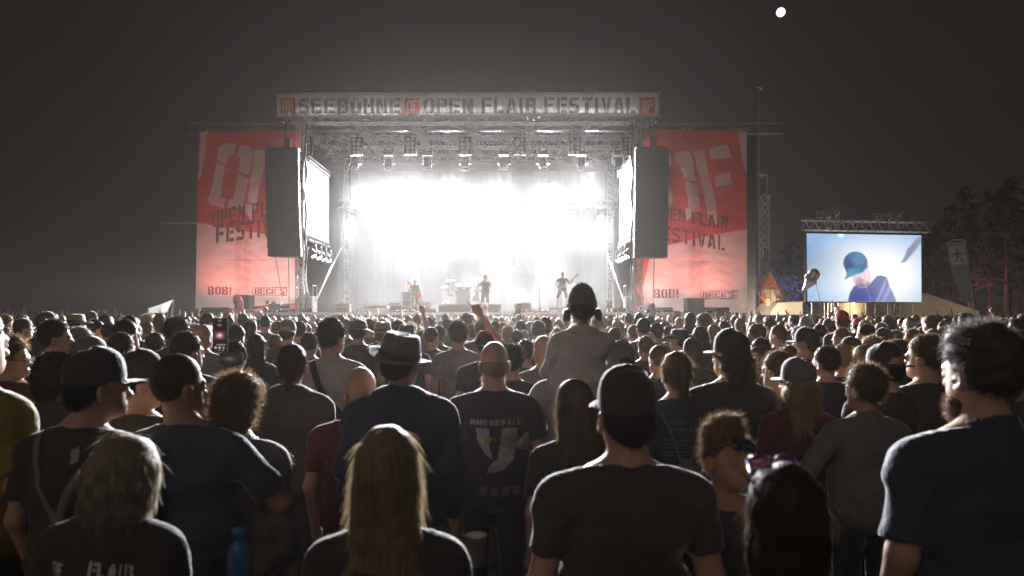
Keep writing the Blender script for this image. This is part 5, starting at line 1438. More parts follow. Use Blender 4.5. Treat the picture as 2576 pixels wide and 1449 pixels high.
def performers():
    def stand(px, ytop, zfeet, d, sp, rz, label):
        th = TOPH[topkind(sp)]; zt = CAMZ + (HYP - ytop) / FPX * d; s = (zt - zfeet) / th
        o, VQ, M = person(sp, (px - CXP) / FPX * d, d, s, rz, label, None, z=zfeet, fine=True, strands=500, wd=.004); return o
    legs = [[(sg * .09, 0, .9), (sg * .13, -.02, .5), (sg * .15, .0, .09)] for sg in (1, -1)]
    stand(1220, 690, DECK, 33.7, dict(hair=H('buzz', 'dark'), hat=('cap', 'charcoal'), shirt='tee', col='charcoal', shorts=True, pmat=cloth((.04, .04, .045)), R='mic', belly=.15, legs=legs, pitch=6, yaw=14), PI - .1, 'singer in dark t-shirt and shorts at the centre of the stage')
    o = stand(1044, 700, DECK, 34.0, dict(hat=('cap', 'pale grey', 'back'), hair=H('under', 'fair'), shirt='tank', col='grey', shorts=True, pmat=cloth((.05, .05, .055)), R='strum', Rw=(.06, .24, 1.1), L='strum', Le=(-.32, -.05, 1.16), Lw=(-.3, .16, .95), legs=legs, yaw=30, pitch=8), PI + .2, 'guitarist in grey vest and dark shorts on the left of the stage')
    guitar(Matrix.LocRotScale(o.location, o.rotation_euler, o.scale) @ Matrix.Translation((-.12, .24, .98)) @ Matrix.Rotation(PI, 4, 'Z') @ Matrix.Rotation(math.radians(-128), 4, 'Y'), (.4, .06, .06), .55, 'red electric guitar held low by the guitarist', 'guitar')
    wide = [[(.1, 0, .9), (.24, -.1, .52), (.3, -.12, .09)], [(-.1, 0, .9), (-.22, .08, .5), (-.3, .02, .09)]]
    zr = CAMZ + (HYP - 773.5) / FPX * 34.4
    o = stand(1415, 681, zr, 34.4, dict(hair=H('under', 'dark'), hat=('cap', 'charcoal'), shirt='tee', col='black', shorts=True, pmat=cloth((.045, .045, .05)), R='strum', Re=(.34, -.06, 1.16), Rw=(.12, .24, 1.0), L='neck', Le=(-.36, .1, 1.16), Lw=(-.48, .3, 1.22), legs=wide, pitch=34, yaw=10, hy=.08), PI - .15, 'bassist looking down, one of his feet planted wide on a riser')
    guitar(Matrix.LocRotScale(o.location, o.rotation_euler, o.scale) @ Matrix.Translation((.02, .22, 1.0)) @ Matrix.Rotation(PI, 4, 'Z') @ Matrix.Rotation(math.radians(-35), 4, 'Y'), (.32, .26, .22), .75, 'pale bass guitar with its neck pointing up to the right', 'guitar')

def box_thing(name, label, cat, px0, px1, y0, y1, d, depth, mat, group=None, zb=None):
    x0, x1, z0, z1 = pxbox(px0, px1, y0, y1, d); z0 = DECK if zb is None else zb
    r = empty(name, ((x0 + x1) / 2, d + depth / 2, z0)); tag(r, label, cat, group)
    return r, x1 - x0, z1 - z0, depth
def gear():
    # flight case with edge profiles, corner pieces, latches
    r, w, h, dp = box_thing('flight_case', 'grey flight case with bright edges at the left of the stage', 'flight case', 842, 878.5, 764.5, 786.7, 36, .6, CASEM)
    m = MB(); m.box((0, 0, h / 2), (w - .02, dp - .02, h - .02)); m.build('panel', simple('case_panel', (.2, .2, .21), rough=.5, noise=.1), r)
    m = MB()
    for z in (.02, h * .68, h - .02):
        for y in (-dp / 2, dp / 2): m.box((0, y, z), (w, .035, .04))
    for x in (-w / 2, w / 2):
        for y in (-dp / 2, dp / 2): m.box((x, y, h / 2), (.04, .04, h))
    m.build('edging', ALU, r)
    for x in (-w * .33, w * .33): m = MB(); m.box((x, -dp / 2 - .03, h * .68), (.1, .03, .1)); m.build('latch', ALU, r)
    m = MB(); m.lathe([(.0, 0), (.1, 0), (.11, .2), (.115, .21), (.0, .22)], c=(0, 0, 0), n=16)
    o = m.build('bucket', simple('pale_plastic', (.7, .68, .62), rough=.5, noise=.1), None, True, (r.location.x + .02, r.location.y, DECK + h)); tag(o, 'pale bucket standing on the flight case', 'bucket')
    # platforms on legs
    for (a, b, y0, d, lab, g) in ((910, 973, 768.5, 34.0, 'low platform with legs left of the amplifier stack', 'small platforms'), (1381, 1450, 773, 34.4, 'low platform with legs on which the bassist stands', 'small platforms')):
        r, w, h, dp = box_thing('platform', lab, 'platform', a, b, y0, 790, d, 1.0, BLACK, g)
        m = MB(); m.box((0, 0, h - .06), (w, dp, .1)); m.build('top', simple('platform_top', (.16, .16, .165), rough=.6, noise=.1), r)
        for x in (-1, 1):
            for y in (-1, 1): m = MB(); m.tube((x * (w / 2 - .06), y * (dp / 2 - .06), 0), (x * (w / 2 - .06), y * (dp / 2 - .06), h - .11), .03, 8); m.build('leg', ALU, r)
    # amplifier stacks
    def cab(lab, a, b, y0, y1, d, dp, zb=None, grp=None, m1=GRILLE):
        r, w, h, dp = box_thing('amplifier', lab, 'amplifier', a, b, y0, y1, d, dp, BLACK, grp, zb)
        h = P(0, y0, d).z - r.location.z
        m = MB(); m.box((0, 0, h / 2), (w, dp, h)); m.build('cabinet', BLACK, r)
        m = MB(); m.box((0, -dp / 2 - .01, h * .47), (w * .9, .015, h * .78)); m.build('grille', m1, r)
        m = MB(); m.box((0, -dp / 2 - .012, h * .93), (w * .94, .02, h * .06)); m.box((0, 0, h + .006), (w, dp, .012)); m.build('control_panel', ALU, r)
        return r
    def zz(y, d): return P(0, y, d).z
    cab('wide black amplifier lying at the bottom of the small stack', 974, 1031, 781, 792, 35.0, .5)
    cab('middle black amplifier of the small stack left of the guitarist', 977, 1010, 767.8, 779, 35.2, .45, zz(781, 35.0) + .02)
    cab('small black amplifier head on top of the stack left of the guitarist', 981, 1005, 760, 767, 35.25, .4, zz(767.8, 35.2) + .03)
    for (a, b, y0, lab) in ((1010, 1057, 736, 'tall pale equipment rack behind the guitarist'), (1057.5, 1080, 759, 'lower pale equipment rack right of the tall one')):
        r, w, h, dp = box_thing('equipment_rack', lab, 'equipment rack', a, b, y0, 780, 36.6, .7, BLACK, 'racks behind the guitarist')
        m = MB()
        for x in (-w / 2, 0, w / 2):
            for y in (-dp / 2, dp / 2): m.box((x, y, h / 2), (.05, .05, h))
        for k in range(4):
            for y in (-dp / 2, dp / 2): m.box((0, y, h * k / 3), (w + .05, .05, .05))
        m.build('rack_frame', ALU, r)
        for k in range(3): m = MB(); m.box((0, 0, h * (k + .5) / 3), (w - .08, dp - .1, h / 3 - .08)); m.build('rack_unit', CASEM, r)
    cab('dark square speaker at the right rear of the stage', 1305, 1336, 760, 782, 37, .6)
    # floor monitors
    for (a, b, y0, lab) in ((1066, 1097, 776, 'black wedge monitor in front of the guitarist'), (1220, 1256, 776, 'black wedge monitor right of the singer'), (1318, 1386, 783, 'long black wedge monitor below the lone microphone stand')):
        r, w, h, dp = box_thing('floor_monitor', lab, 'stage monitor', a, b, y0, 794, 33.4, .55, BLACK, 'wedge monitors along the stage edge')
        m = MB(); m.prism([(0, 0), (.55, 0), (.55, h * .35), (.2, h), (0, h)], (-w / 2, -.27, 0), (0, 1, 0), (0, 0, 1), w); m.build('cabinet', BLACK, r)
        m = MB(); m.box((0, -.285, h * .5), (w * .9, .02, h * .8)); m.build('grille', GRILLE, r)
    # corner subs
    for (a, b, y0, lab) in ((753.5, 786, 776, 'black speaker box at the left front corner of the stage'), (1541, 1574, 775, 'black speaker box at the right front corner of the stage')):
        r, w, h, dp = box_thing('speaker_box', lab, 'loudspeaker', a, b, y0, 797, 33.6, .7, BLACK, 'speaker boxes at the stage corners')
        m = MB(); m.box((0, 0, h / 2), (w, dp, h)); m.build('cabinet', BLACK, r); m = MB(); m.box((0, -dp / 2 - .012, h / 2), (w * .92, .02, h * .9)); m.build('grille', GRILLE, r)
    for (a, b, y0, y1, d, lab) in ((590, 626, 742, 778, 35.4, 'black ground speaker in front of the left banner'), (1730, 1772, 750, 801, 34.5, 'black ground speaker in front of the right banner')):
        r, w, h, dp = box_thing('ground_speaker', lab, 'loudspeaker', a, b, y0, y1, d, .8, BLACK, 'ground speakers before the banners', zb=0)
        h = P(0, y0, d).z
        m = MB(); m.box((0, 0, h / 2), (w, dp, h)); m.build('cabinet', BLACK, r)
        for k in range(2): m = MB(); m.box((0, -dp / 2 - .012, h * (.26 + .48 * k)), (w * .9, .02, h * .45)); m.build('grille', GRILLE, r)
    # drum kit on its riser
    r, w, h, dp = box_thing('drum_riser', 'black riser under the drum kit', 'riser', 1103, 1261, 765, 793, 38, 2.6, BLACK)
    m = MB(); m.box((0, 0, h - .04), (w, dp, .08)); m.build('top', CASEM, r); m = MB(); m.box((0, -dp / 2 + .03, (h - .09) / 2), (w - .05, .04, h - .09)); m.build('skirt', BLACKC, r)
    zr = DECK + h; kx = P(1166, 0, 38.8).x; k = empty('drum_kit', (kx, 38.9, zr)); tag(k, 'white drum kit with cymbals on the riser behind the singer', 'drum kit')
    SHELL = simple('drum_shell', (.6, .6, .6), rough=.25, noise=.05); SKINM = simple('drum_head', (.85, .84, .82), rough=.6, noise=.04); BRASS = simple('brass', (.6, .45, .2), rough=.3, metal=.9, noise=.1)
    RX = Matrix.Rotation(PI / 2, 3, 'X')
    def drum(c, rr, l, M, nm):
        m = MB(); m.lathe([(rr, -l / 2), (rr, l / 2)], c=c, n=20, M=M); o = m.build(nm, SHELL, k, True)
        m = MB(); m.lathe([(0, l / 2), (rr * .98, l / 2), (rr * .98, l / 2 - .005)], c=c, n=20, M=M); m.build('drum_head', SKINM, o)
        m = MB(); m.lathe([(rr, l / 2 - .03), (rr + .012, l / 2 - .03), (rr + .012, l / 2 + .012), (rr, l / 2 + .012)], c=c, n=20, M=M); m.build('hoop', ALU, o)
    drum((0, 0, .42), .42, .45, RX, 'bass_drum'); drum((-.25, 0, 1.0), .17, .25, Matrix.Rotation(.5, 3, 'X'), 'tom'); drum((.22, 0, 1.0), .18, .27, Matrix.Rotation(.5, 3, 'X'), 'tom'); drum((.75, .1, .45), .24, .5, Matrix.Identity(3), 'floor_tom'); drum((-.7, .2, .6), .19, .16, Matrix.Identity(3), 'snare')
    for (x, y, z, rr) in ((-.75, -.1, 1.35, .25), (.7, -.1, 1.4, .27), (-1.1, .2, 1.0, .2), (1.1, .2, 1.25, .24)):
        m = MB(); m.lathe([(.0, .025), (.04, .02), (rr, 0), (rr, -.004)], c=(x, y, z), n=20, M=Matrix.Rotation(.25, 3, 'X')); o = m.build('cymbal', BRASS, k, True)
        m = MB(); m.tube((x, y, .0), (x, y, z), .014, 6)
        for a in range(3): m.tube((x, y, .25), (x + .25 * math.cos(a * 2.1), y + .25 * math.sin(a * 2.1), 0), .01, 5)
        m.build('cymbal_stand', ALU, k)
    # microphone stands
    for (px, ya, d, lab) in ((1358, 718, 34.2, 'lone straight microphone stand on the empty part of the stage'), (1038, 722, 33.9, 'microphone stand in front of the guitarist'), (1590, 752, 34.5, 'short boom microphone stand at the right stage corner')):
        b = P(px, 0, d); zt = P(px, ya, d).z - DECK; r = empty('microphone_stand', (b.x, d, DECK)); tag(r, lab, 'microphone stand', 'microphone stands')
        m = MB(); m.lathe([(.0, 0), (.15, 0), (.15, .02), (.02, .035)], n=16); m.build('base', BLACK, r); m = MB(); m.tube((0, 0, .03), (0, 0, zt - .12), .016, 8); m.tube((0, 0, zt - .5), (0, 0, zt - .4), .026, 8); m.build('pole', BLACK, r)
        m = MB(); m.tube((0, 0, zt - .12), (0, -.06, zt - .04), .02, 8, .026); m.lathe([(.0, -.04), (.035, -.02), (.04, 0), (.03, .03), (0, .042)], c=(0, -.075, zt), n=12); m.build('microphone', CASEM, r)
    # guitar on its stand
    b = P(1533, 0, 34.6); guitar(Matrix.LocRotScale(Vector((b.x, 34.6, DECK + .45)), None, None) @ Matrix.Rotation(math.radians(-88), 4, 'Y'), (.05, .05, .055), .66, 'spare dark guitar upright on its stand at the right of the stage', 'guitar')
    r = empty('guitar_stand', (b.x, 34.7, DECK)); tag(r, 'stand that carries the spare dark guitar', 'guitar stand'); m = MB()
    for a in (-1, 1): m.tube((0, .05, .6), (a * .25, -.1, 0), .018, 6); m.tube((a * .1, -.02, .25), (a * .12, -.14, .22), .014, 6)
    m.tube((0, .05, .6), (0, .3, 0), .018, 6); m.tube((0, .05, .6), (0, .05, .95), .016, 6); m.box((0, 0, .95), (.14, .04, .04)); m.build('tripod', BLACK, r)
    # cables and pedals in front
    for (px, d, lab) in ((1020, 33.5, 'board of effect pedals at the feet of the guitarist'), (1345, 33.35, 'board of effect pedals right of centre stage')):
        b = P(px, 0, d); r = empty('pedal_board', (b.x, d, DECK)); tag(r, lab, 'pedal board', 'pedal boards'); m = MB(); m.box((0, 0, .04), (1.0, .4, .06)); m.build('board', BLACK, r)
        for k_ in range(6): m = MB(); m.box((-.4 + .16 * k_, 0, .11), (.12, .2, .07)); m.build('pedal', [ALU, CASEM, simple('pale_plastic', (.7, .68, .62), rough=.5, noise=.1)][k_ % 3], r)

def camera_people():
    # pedestal camera at the left corner
    b = P(690, 0, 33.2); r = empty('broadcast_camera', (b.x, 33.2, 0)); tag(r, 'broadcast camera on a pedestal below the left speaker column', 'camera')
    zc = P(0, 772, 33.2).z
    m = MB(); m.tube((0, 0, 0), (0, 0, zc - .2), .07, 10); m.lathe([(.0, 0), (.4, 0), (.4, .08), (.1, .15)], n=12); m.build('pedestal', BLACK, r)
    m = MB(); m.box((.05, 0, zc), (.55, .22, .28)); m.box((.0, 0, zc + .2), (.2, .16, .1)); m.box((-.02, -.05, zc - .2), (.3, .25, .08)); m.build('camera_body', CASEM, r)
    m = MB(); m.tube((.32, 0, zc), (.75, 0, zc + .03), .1, 12, .13); m.build('lens', GLASSY, r)
    m = MB(); m.tube((-.1, 0, zc - .15), (-.6, -.1, zc - .05), .018, 6); m.tube((-.1, .1, zc - .15), (-.55, .2, zc - .05), .018, 6); m.build('pan_handle', STEEL, r)
    m = MB(); m.box((-.3, -.02, zc + .22), (.16, .2, .14)); m.build('viewfinder', BLACK, r)
    # man with a shoulder camera on a block
    d = 31.6; x = P(1641, 0, d).x; zt = P(0, 761, d).z; zb = zt - 1.77
    r = empty('camera_block', (x - .1, d, 0)); tag(r, 'black block under the man with the shoulder camera', 'platform'); m = MB(); m.box((0, 0, zb / 2), (1.4, 1.0, zb)); m.build('top', CASEM, r)
    o, VQ, M = person(dict(hair=H('curly', 'silver'), shirt='tee', col='navy', R='hold', L='hold', Lw=(-.16, .26, 1.5), Le=(-.3, .12, 1.3), yaw=36), x, d, 1.0, .35, 'cameraman with pale curly hair and a camera on his shoulder', None, z=zb, strands=500, wd=.004)
    r = bpy.data.objects.new('shoulder_camera', None); COL.objects.link(r); r.matrix_world = Matrix.LocRotScale(o.location, o.rotation_euler, o.scale) @ Matrix.Translation((-.21, .12, 1.56)); tag(r, 'camera resting on the shoulder of the cameraman', 'camera')
    m = MB(); m.box((0, 0, 0), (.16, .5, .2)); m.box((0, -.1, .14), (.05, .3, .04)); m.build('camera_body', CASEM, r); m = MB(); m.tube((0, .25, 0), (0, .48, 0), .07, 12, .085); m.build('lens', GLASSY, r)

# ------------------------------------------------------------------ big video screen at the right
def video_screen():
    d = 38.0
    tl, tr_, br, bl = P(2029, 587, d), P(2317, 592, d), P(2318, 760, d), P(2031, 758, d)
    root = empty('video_screen', ((tl.x + tr_.x) / 2, d, 0)); tag(root, 'large video screen showing a man in a cap with his head bowed', 'video screen')
    L = lambda v: Vector(v) - root.location
    def pic(U, V):
        c = mixc((.55, .69, .84), (1, .99, .99), np.clip(1.45 - 1.75 * np.hypot((U - .62) * 1.2, (V - .62)), 0, 1))
        c = c * (1 - .10 * soft(np.hypot(U - .05, V - .45) - .25, .3))[..., None]
        c = c + (.35 * np.exp(-((U - .3) ** 2 / .0006 + (V - .01) ** 2 / .0012)))[..., None]
        def over(c, col, t): return c * (1 - t[..., None]) + np.array(col)[None, None] * t[..., None]
        def poly(p, w=.005):
            acc = np.zeros_like(U)
            for dx in (-w, 0, w):
                for dy in (-w, 0, w): acc += inside([p], U + dx, V + dy)
            return acc / 9
        body = poly([(.355, 1.0), (.375, .87), (.41, .77), (.46, .735), (.55, .735), (.61, .62), (.64, .605), (.70, .63), (.72, .75), (.75, .86), (.78, 1.0)])
        c = over(c, (.30, .33, .55), body * (.88 - .45 * np.clip((U - .52) * 2.4, 0, 1)))
        c = over(c, (.20, .24, .56), body * soft(np.hypot((U - .44) * 1.0, (V - .95)) - .12, .2) * .7)
        face = poly([(.385, .63), (.40, .68), (.43, .76), (.46, .80), (.51, .80), (.55, .74), (.56, .66), (.55, .56), (.52, .47), (.46, .52)])
        c = over(c, (.86, .78, .82), face * .9)
        c = over(c, (.62, .48, .60), poly([(.43, .66), (.47, .64), (.51, .70), (.50, .79), (.46, .79), (.43, .73)], .02) * .7)
        c = over(c, (.70, .60, .68), poly([(.517, .47), (.535, .46), (.54, .5), (.525, .53)], .008) * .8)
        capm = np.maximum(soft(np.hypot((U - .425) / .105, (V - .425) / .165) - 1, .12), poly([(.33, .50), (.345, .56), (.345, .62), (.322, .675), (.365, .64), (.42, .60), (.50, .52), (.48, .44)]))
        c = over(c, (.30, .46, .58), capm); c = over(c, (.24, .30, .50), capm * soft(np.hypot((U - .36) / .05, (V - .45) / .1) - 1, .8) * .8); c = over(c, (.42, .56, .70), capm * soft(np.hypot((U - .46) / .07, (V - .36) / .09) - 1, .9) * .7)
        c = over(c, (.35, .66, .72), capm * soft(np.hypot((U - .40) / .07, (V - .58) / .07) - 1, .9) * .7)
        c = over(c, (.38, .34, .46), poly([(.425, .70), (.455, .745), (.50, .745), (.545, .70), (.545, .745), (.51, .80), (.46, .80), (.43, .765)], .012) * .55)
        c = over(c, (.95, .90, .92), poly([(.50, .52), (.545, .50), (.55, .66), (.52, .70)], .012) * .6)
        for q in range(3): c = over(c, (.22, .34, .48), capm * np.clip(1 - np.abs(np.hypot((U - .43 + .03 * q) / .105, (V - .44) / .17) - .72) / .03, 0, 1) * .35)
        ray = np.clip(1 - np.abs((U - .66) + .25 * (V - .8)) / .02, 0, 1) + np.clip(1 - np.abs((U - .72) + .3 * (V - .8)) / .035, 0, 1) * .7 + np.clip(1 - np.abs((U - .52) - .2 * (V - .8)) / .015, 0, 1) * .5
        c = c + (ray * soft(.62 - V, .3) * .22)[..., None] * np.array([.8, .85, 1.0])
        c = c + np.random.default_rng(3).normal(0, .02, U.shape)[..., None] - .03 * ((np.arange(U.shape[0]) % 4 == 0)[:, None] | (np.arange(U.shape[1]) % 4 == 0)[None, :])[..., None]
        nk = poly([(.82, .42), (.86, .40), (.95, .22), (1.0, .10), (1.0, .02), (.965, .04), (.945, .08), (.875, .22), (.86, .31)], .008)
        c = over(c, (.52, .55, .66), nk)
        return c
    emission_grid('screen_picture', [L(tl), L(tr_), L(br), L(bl)], 290, 170, pic, 1.15, root)
    w = tr_.x - tl.x; h = tl.z - bl.z; cx = 0; cz = (tl.z + bl.z) / 2 - 0
    m = MB(); m.box((0, .12, cz), (w + .12, .2, h + .14)); m.build('screen_back', BLACK, root)
    def tp(mb, name, mat=ALU): o = mb.build(name, mat, root); return o
    a, b = L(P(2020, 566, 36.9)), L(P(2340, 572, 36.9)); m = MB(); truss(m, a, b, .52, bay=.5, r=.035, rd=.02); tp(m, 'top_truss')
    for (xa, xb, ya, yb) in ((2062, 2122, 540, 520), (2206, 2292, 546, 527)):
        m = MB(); truss(m, L(P(xa, ya, 36.2)), L(P(xb, yb, 38.8)), .3, bay=.4, r=.03, rd=.016); tp(m, 'outrigger_truss', STEEL)
        x = (xa + xb) / 2 + 4; m = MB(); truss(m, L(P(x, 553, 37.4)), L(P(x, 535, 37.4)), .5, up=(0, 1, 0), bay=.4, r=.03, rd=.016); tp(m, 'mast_head', STEEL)
        m = MB(); truss(m, Vector((L(P(x, 0, 38.6)).x, .6, 0)), Vector((L(P(x, 0, 38.6)).x, .6, P(0, 560, 38.6).z)), .4, up=(0, 1, 0), bay=.5, r=.03, rd=.016); tp(m, 'mast')
    m = MB()
    for q in range(9): x = -w / 2 + w * (q + .5) / 9; m.tube((x, .15, 0), (x, .15, bl.z - .06), .03, 6)
    m.tube((-w / 2, .15, 1.2), (w / 2, .15, 1.2), .03, 6); tp(m, 'support_leg', STEEL)

def canvas_tent(name, label, pts, top, mat, cat='tent', group=None):
    """ridge tent: front outline (photo units at two depths) joined to a back outline"""
    (d0, d1) = top
    A = [P(x, y, d0) for x, y in pts]; B = [P(CXP + (x - CXP) * d0 / d1, HYP + (y - HYP) * d0 / d1, d1) for x, y in pts]
    c = sum(A, Vector()) / len(A); root = empty(name, (c.x, d0, 0)); tag(root, label, cat, group)
    n = len(A); V = [p - root.location for p in A + B]
    for (nm, F) in (('front_panel', [tuple(range(n))]), ('back_panel', [tuple(range(2 * n - 1, n - 1, -1))]), ('roof_panel', [(i, n + i, n + (i + 1) % n, (i + 1) % n) for i in range(n)])):
        mm = MB()
        for f in F: mm.add([V[i] for i in f], [tuple(range(len(f)))])
        mm.build(nm, mat, root) if nm != 'roof_panel' else link(nm, mesh_from(nm, np.array([tuple(v) for v in V]), F, [mat], False), root)
    m = MB()
    for i in range(n): m.tube(V[i] + Vector((0, -.02, 0)), V[(i + 1) % n] + Vector((0, -.02, 0)), .022, 5)
    m.build('tent_edge', STEEL, root)
    return root
def lamp_in(name, loc, power, col, r=.15):
    l = bpy.data.lights.new(name, 'POINT'); l.energy = power; l.color = col; l.shadow_soft_size = r
    o = bpy.data.objects.new(name, l); COL.objects.link(o); o.location = loc; return o
def bulb(loc, label, power, col=(1, .72, .4)):
    m = MB(); m.lathe([(0, -.06), (.04, -.05), (.06, 0), (.04, .05), (.02, .08), (0, .09)], n=12); o = m.build('light_bulb', emit('warm_bulb', (1, .75, .45), 12), None, True, loc); tag(o, label, 'light bulb', 'bulbs hung in the pale tents')
    lamp_in('bulb_light', Vector(loc) + Vector((0, -.16, 0)), power, col)

def right_side():
    BEIGE = simple('tent_canvas', (.62, .55, .44), rough=.8, noise=.12, scale=1.5, transl=.45)
    ORANGE = simple('orange_canvas', (.60, .16, .05), rough=.75, noise=.1, scale=2, transl=.35)
    CREAM = simple('cream_print', (.66, .58, .44), rough=.75, noise=.1, scale=2, transl=.35)
    def C(*p): return crop(.162, 1878, 570, p)
    # orange pyramid tent with big letters
    d = 41.0; A = P(1934.7, 678.5, d + 1.6)
    root = empty('festival_tent', (P(1940, 0, d).x, d, 0)); tag(root, 'orange pointed tent with large cream letters beside the right banner', 'tent')
    L = lambda v: Vector(v) - root.location
    def panel(nm, pts, dep, mat=ORANGE, t=.03):
        V = [L(P(x, y, dd)) for (x, y), dd in zip(pts, dep)]; V2 = [v + Vector((0, t, 0)) for v in V]; n = len(V)
        return link(nm, mesh_from(nm, np.array([tuple(v) for v in V + V2]), [tuple(range(n)), tuple(range(2 * n - 1, n - 1, -1))] + [(i, n + i, n + (i + 1) % n, (i + 1) % n) for i in range(n)], [mat], False), root)
    tri = C((335, 672), (365, 672), (610, 1160), (430, 1248), (298, 1232), (205, 1090))
    panel('front_panel', tri, [d + 1.4, d + 1.4, d + .1, d, d, d + .1])
    panel('side_panel', C((105, 932), (220, 925), (225, 1085), (190, 1065)), [d + 1.2, d + 1.5, d + .3, d + .3])
    panel('side_panel', C((500, 930), (560, 935), (600, 1030), (690, 1170), (610, 1165)), [d + .8, d + 1.2, d + 1.0, d + 1.2, d + .3])
    m = MB(); m.add([L(A), L(P(1895, 721, d + 3)), L(P(1990, 760, d + 3)), L(P(1926, 770, d + 3.2)), L(P(1950, 772, d + 3.2))], [(0, 1, 3), (0, 3, 4), (0, 4, 2)]); m.build('rear_panel', ORANGE, root)
    white = [C((390, 905), (412, 905), (412, 932), (390, 932)), C((222, 985), (252, 978), (250, 1030), (210, 1040)), C((183, 1060), (205, 1030), (205, 1085)), C((272, 978), (300, 965), (362, 975), (368, 1112), (300, 1092), (298, 1030), (275, 1028)), C((300, 1108), (368, 1125), (372, 1240), (302, 1230)),
             C((374, 972), (438, 980), (455, 1100), (458, 1185), (420, 1240), (382, 1238)), C((455, 985), (508, 992), (528, 1055), (468, 1042)), C((468, 1112), (555, 1122), (565, 1170), (475, 1170))]
    cx = sum(a for a, b in tri) / 6
    for w in white:
        dep = [d + 1.4 * max(0, (750 - y) / 72) - .02 for x, y in w]; panel('letter_print', w, dep, CREAM, .012)
    m = MB()
    for (a, b) in (((365, 672), (680, 1365)), ((350, 672), (205, 1080)), ((560, 935), (600, 1130))): pa, pb = C(a, b); m.tube(L(P(*pa, d - .1)), L(P(*pb, d - .2)), .045, 6)
    m.build('tent_pole', BLACK, root)
    lamp_in('tent_light', P(1938, 790, d - 3.0), 900 * LAMP_POWER, (1, .8, .6))
    # pale lit tents
    canvas_tent('canvas_tent', 'pale canvas tent lit from inside, in front of the orange tent', C((370, 1370), (400, 1290), (480, 1182), (860, 1165), (858, 1370)), (40.2, 43), BEIGE, group='pale lit tents')
    lamp_in('tent_light', P(1975, 775, 41.6), 70 * LAMP_POWER, (1, .82, .6))
    canvas_tent('canvas_tent', 'pale canvas tent seen under the middle of the video screen', [(2100, 795), (2100, 758), (2178, 756), (2178, 795)], (41.5, 44.5), BEIGE, group='pale lit tents')
    bulb(P(2147, 763, 41.2), 'upper bulb under the video screen', 40 * LAMP_POWER); bulb(P(2150.6, 786, 41.2), 'lower bulb under the video screen', 40 * LAMP_POWER)
    canvas_tent('canvas_tent', 'long pale tent sloping down to the right of the video screen', [(2270, 799), (2270, 735), (2330, 738), (2390, 758), (2462, 782), (2462, 799)], (43.5, 48), BEIGE, group='pale lit tents')
    lamp_in('tent_light', P(2330, 785, 42.0), 14 * LAMP_POWER, (1, .82, .62)); lamp_in('tent_light', P(2380, 785, 45.5), 45 * LAMP_POWER, (1, .82, .6))
    # lattice tower and thin mast
    r = empty('truss_tower', P(1921, 800, 45)); r.location.z = 0; tag(r, 'slim lattice tower with a lamp right of the right banner', 'tower')
    m = MB(); truss(m, (0, 0, 0), (.1, 0, P(0, 490, 45).z), .42, up=(0, 1, 0), bay=.55, r=.04, rd=.025); m.build('lattice', STEEL, r)
    m = MB(); z = P(0, 490, 45).z; m.tube((.2, 0, z), (.25, 0, z + 1.25), .03, 6); m.tube((.25, 0, z + 1.25), (-.15, 0, z + 1.4), .03, 6); m.build('lamp_arm', STEEL, r); m = MB(); m.box((-.2, 0, z + 1.3), (.36, .2, .2), M=Matrix.Rotation(.5, 3, 'Y')); m.build('lamp_housing', STEEL, r)
    r = empty('thin_mast', P(1910, 800, 44)); r.location.z = 0; tag(r, 'thin mast with a small vane rising above the right banner', 'mast')
    m = MB(); z = P(0, 222, 44).z; m.tube((0, 0, 0), (0, 0, z), .03, 6, .018); m.build('pole', STEEL, r); m = MB(); m.tube((-.12, 0, z + .05), (.16, 0, z - .02), .03, 6, .05); m.box((.12, 0, z - .06), (.12, .03, .14)); m.build('vane', simple('vane_white', (.7, .7, .7), rough=.5), r)
    r = empty('site_wall', P(1892, 800, 39.5)); r.location.z = 0; tag(r, 'black side wall at the right end of the right banner', 'wall'); m = MB()
    for q in range(5): m.box((-.1 + .02 * q, .3 * q, P(0, 335, 39.5).z / 2), (.5, .28, P(0, 335, 39.5).z))
    m.build('panel', BLACKC, r)
    # leaning flag with the running figure
    d = 22.0; F = [P(2381, 613.5, d), P(2428, 604.5, d), P(2447, 759.5, d), P(2413, 760, d)]
    r = empty('flag', P(2449, 800, d)); r.location.z = 0; tag(r, 'leaning feather flag with a running exit figure, right of the video screen', 'flag')
    Lr = lambda v: Vector(v) - r.location
    nu, nv = 60, 170; U, V = np.meshgrid(np.linspace(0, 1, nu + 1), np.linspace(0, 1, nv + 1), indexing='ij'); q = [np.array(Lr(p)) for p in F]
    Pn = (q[0] * (1 - U[..., None]) + q[1] * U[..., None]) * (1 - V[..., None]) + (q[3] * (1 - U[..., None]) + q[2] * U[..., None]) * V[..., None]
    Pn[..., 1] += .05 * np.sin(5 * V + 3 * U) + .06 * np.sin(14 * U + 4 * V) * np.clip(V - .55, 0, 1) * 1.5
    i, j = np.meshgrid(np.arange(nu), np.arange(nv), indexing='ij'); a = (i * (nv + 1) + j).ravel(); Q = np.stack([a, a + 1, a + nv + 2, a + nv + 1], 1)
    uc, vc = (U[:-1, :-1] + .5 / nu) * 10, (V[:-1, :-1] + .5 / nv) * 33
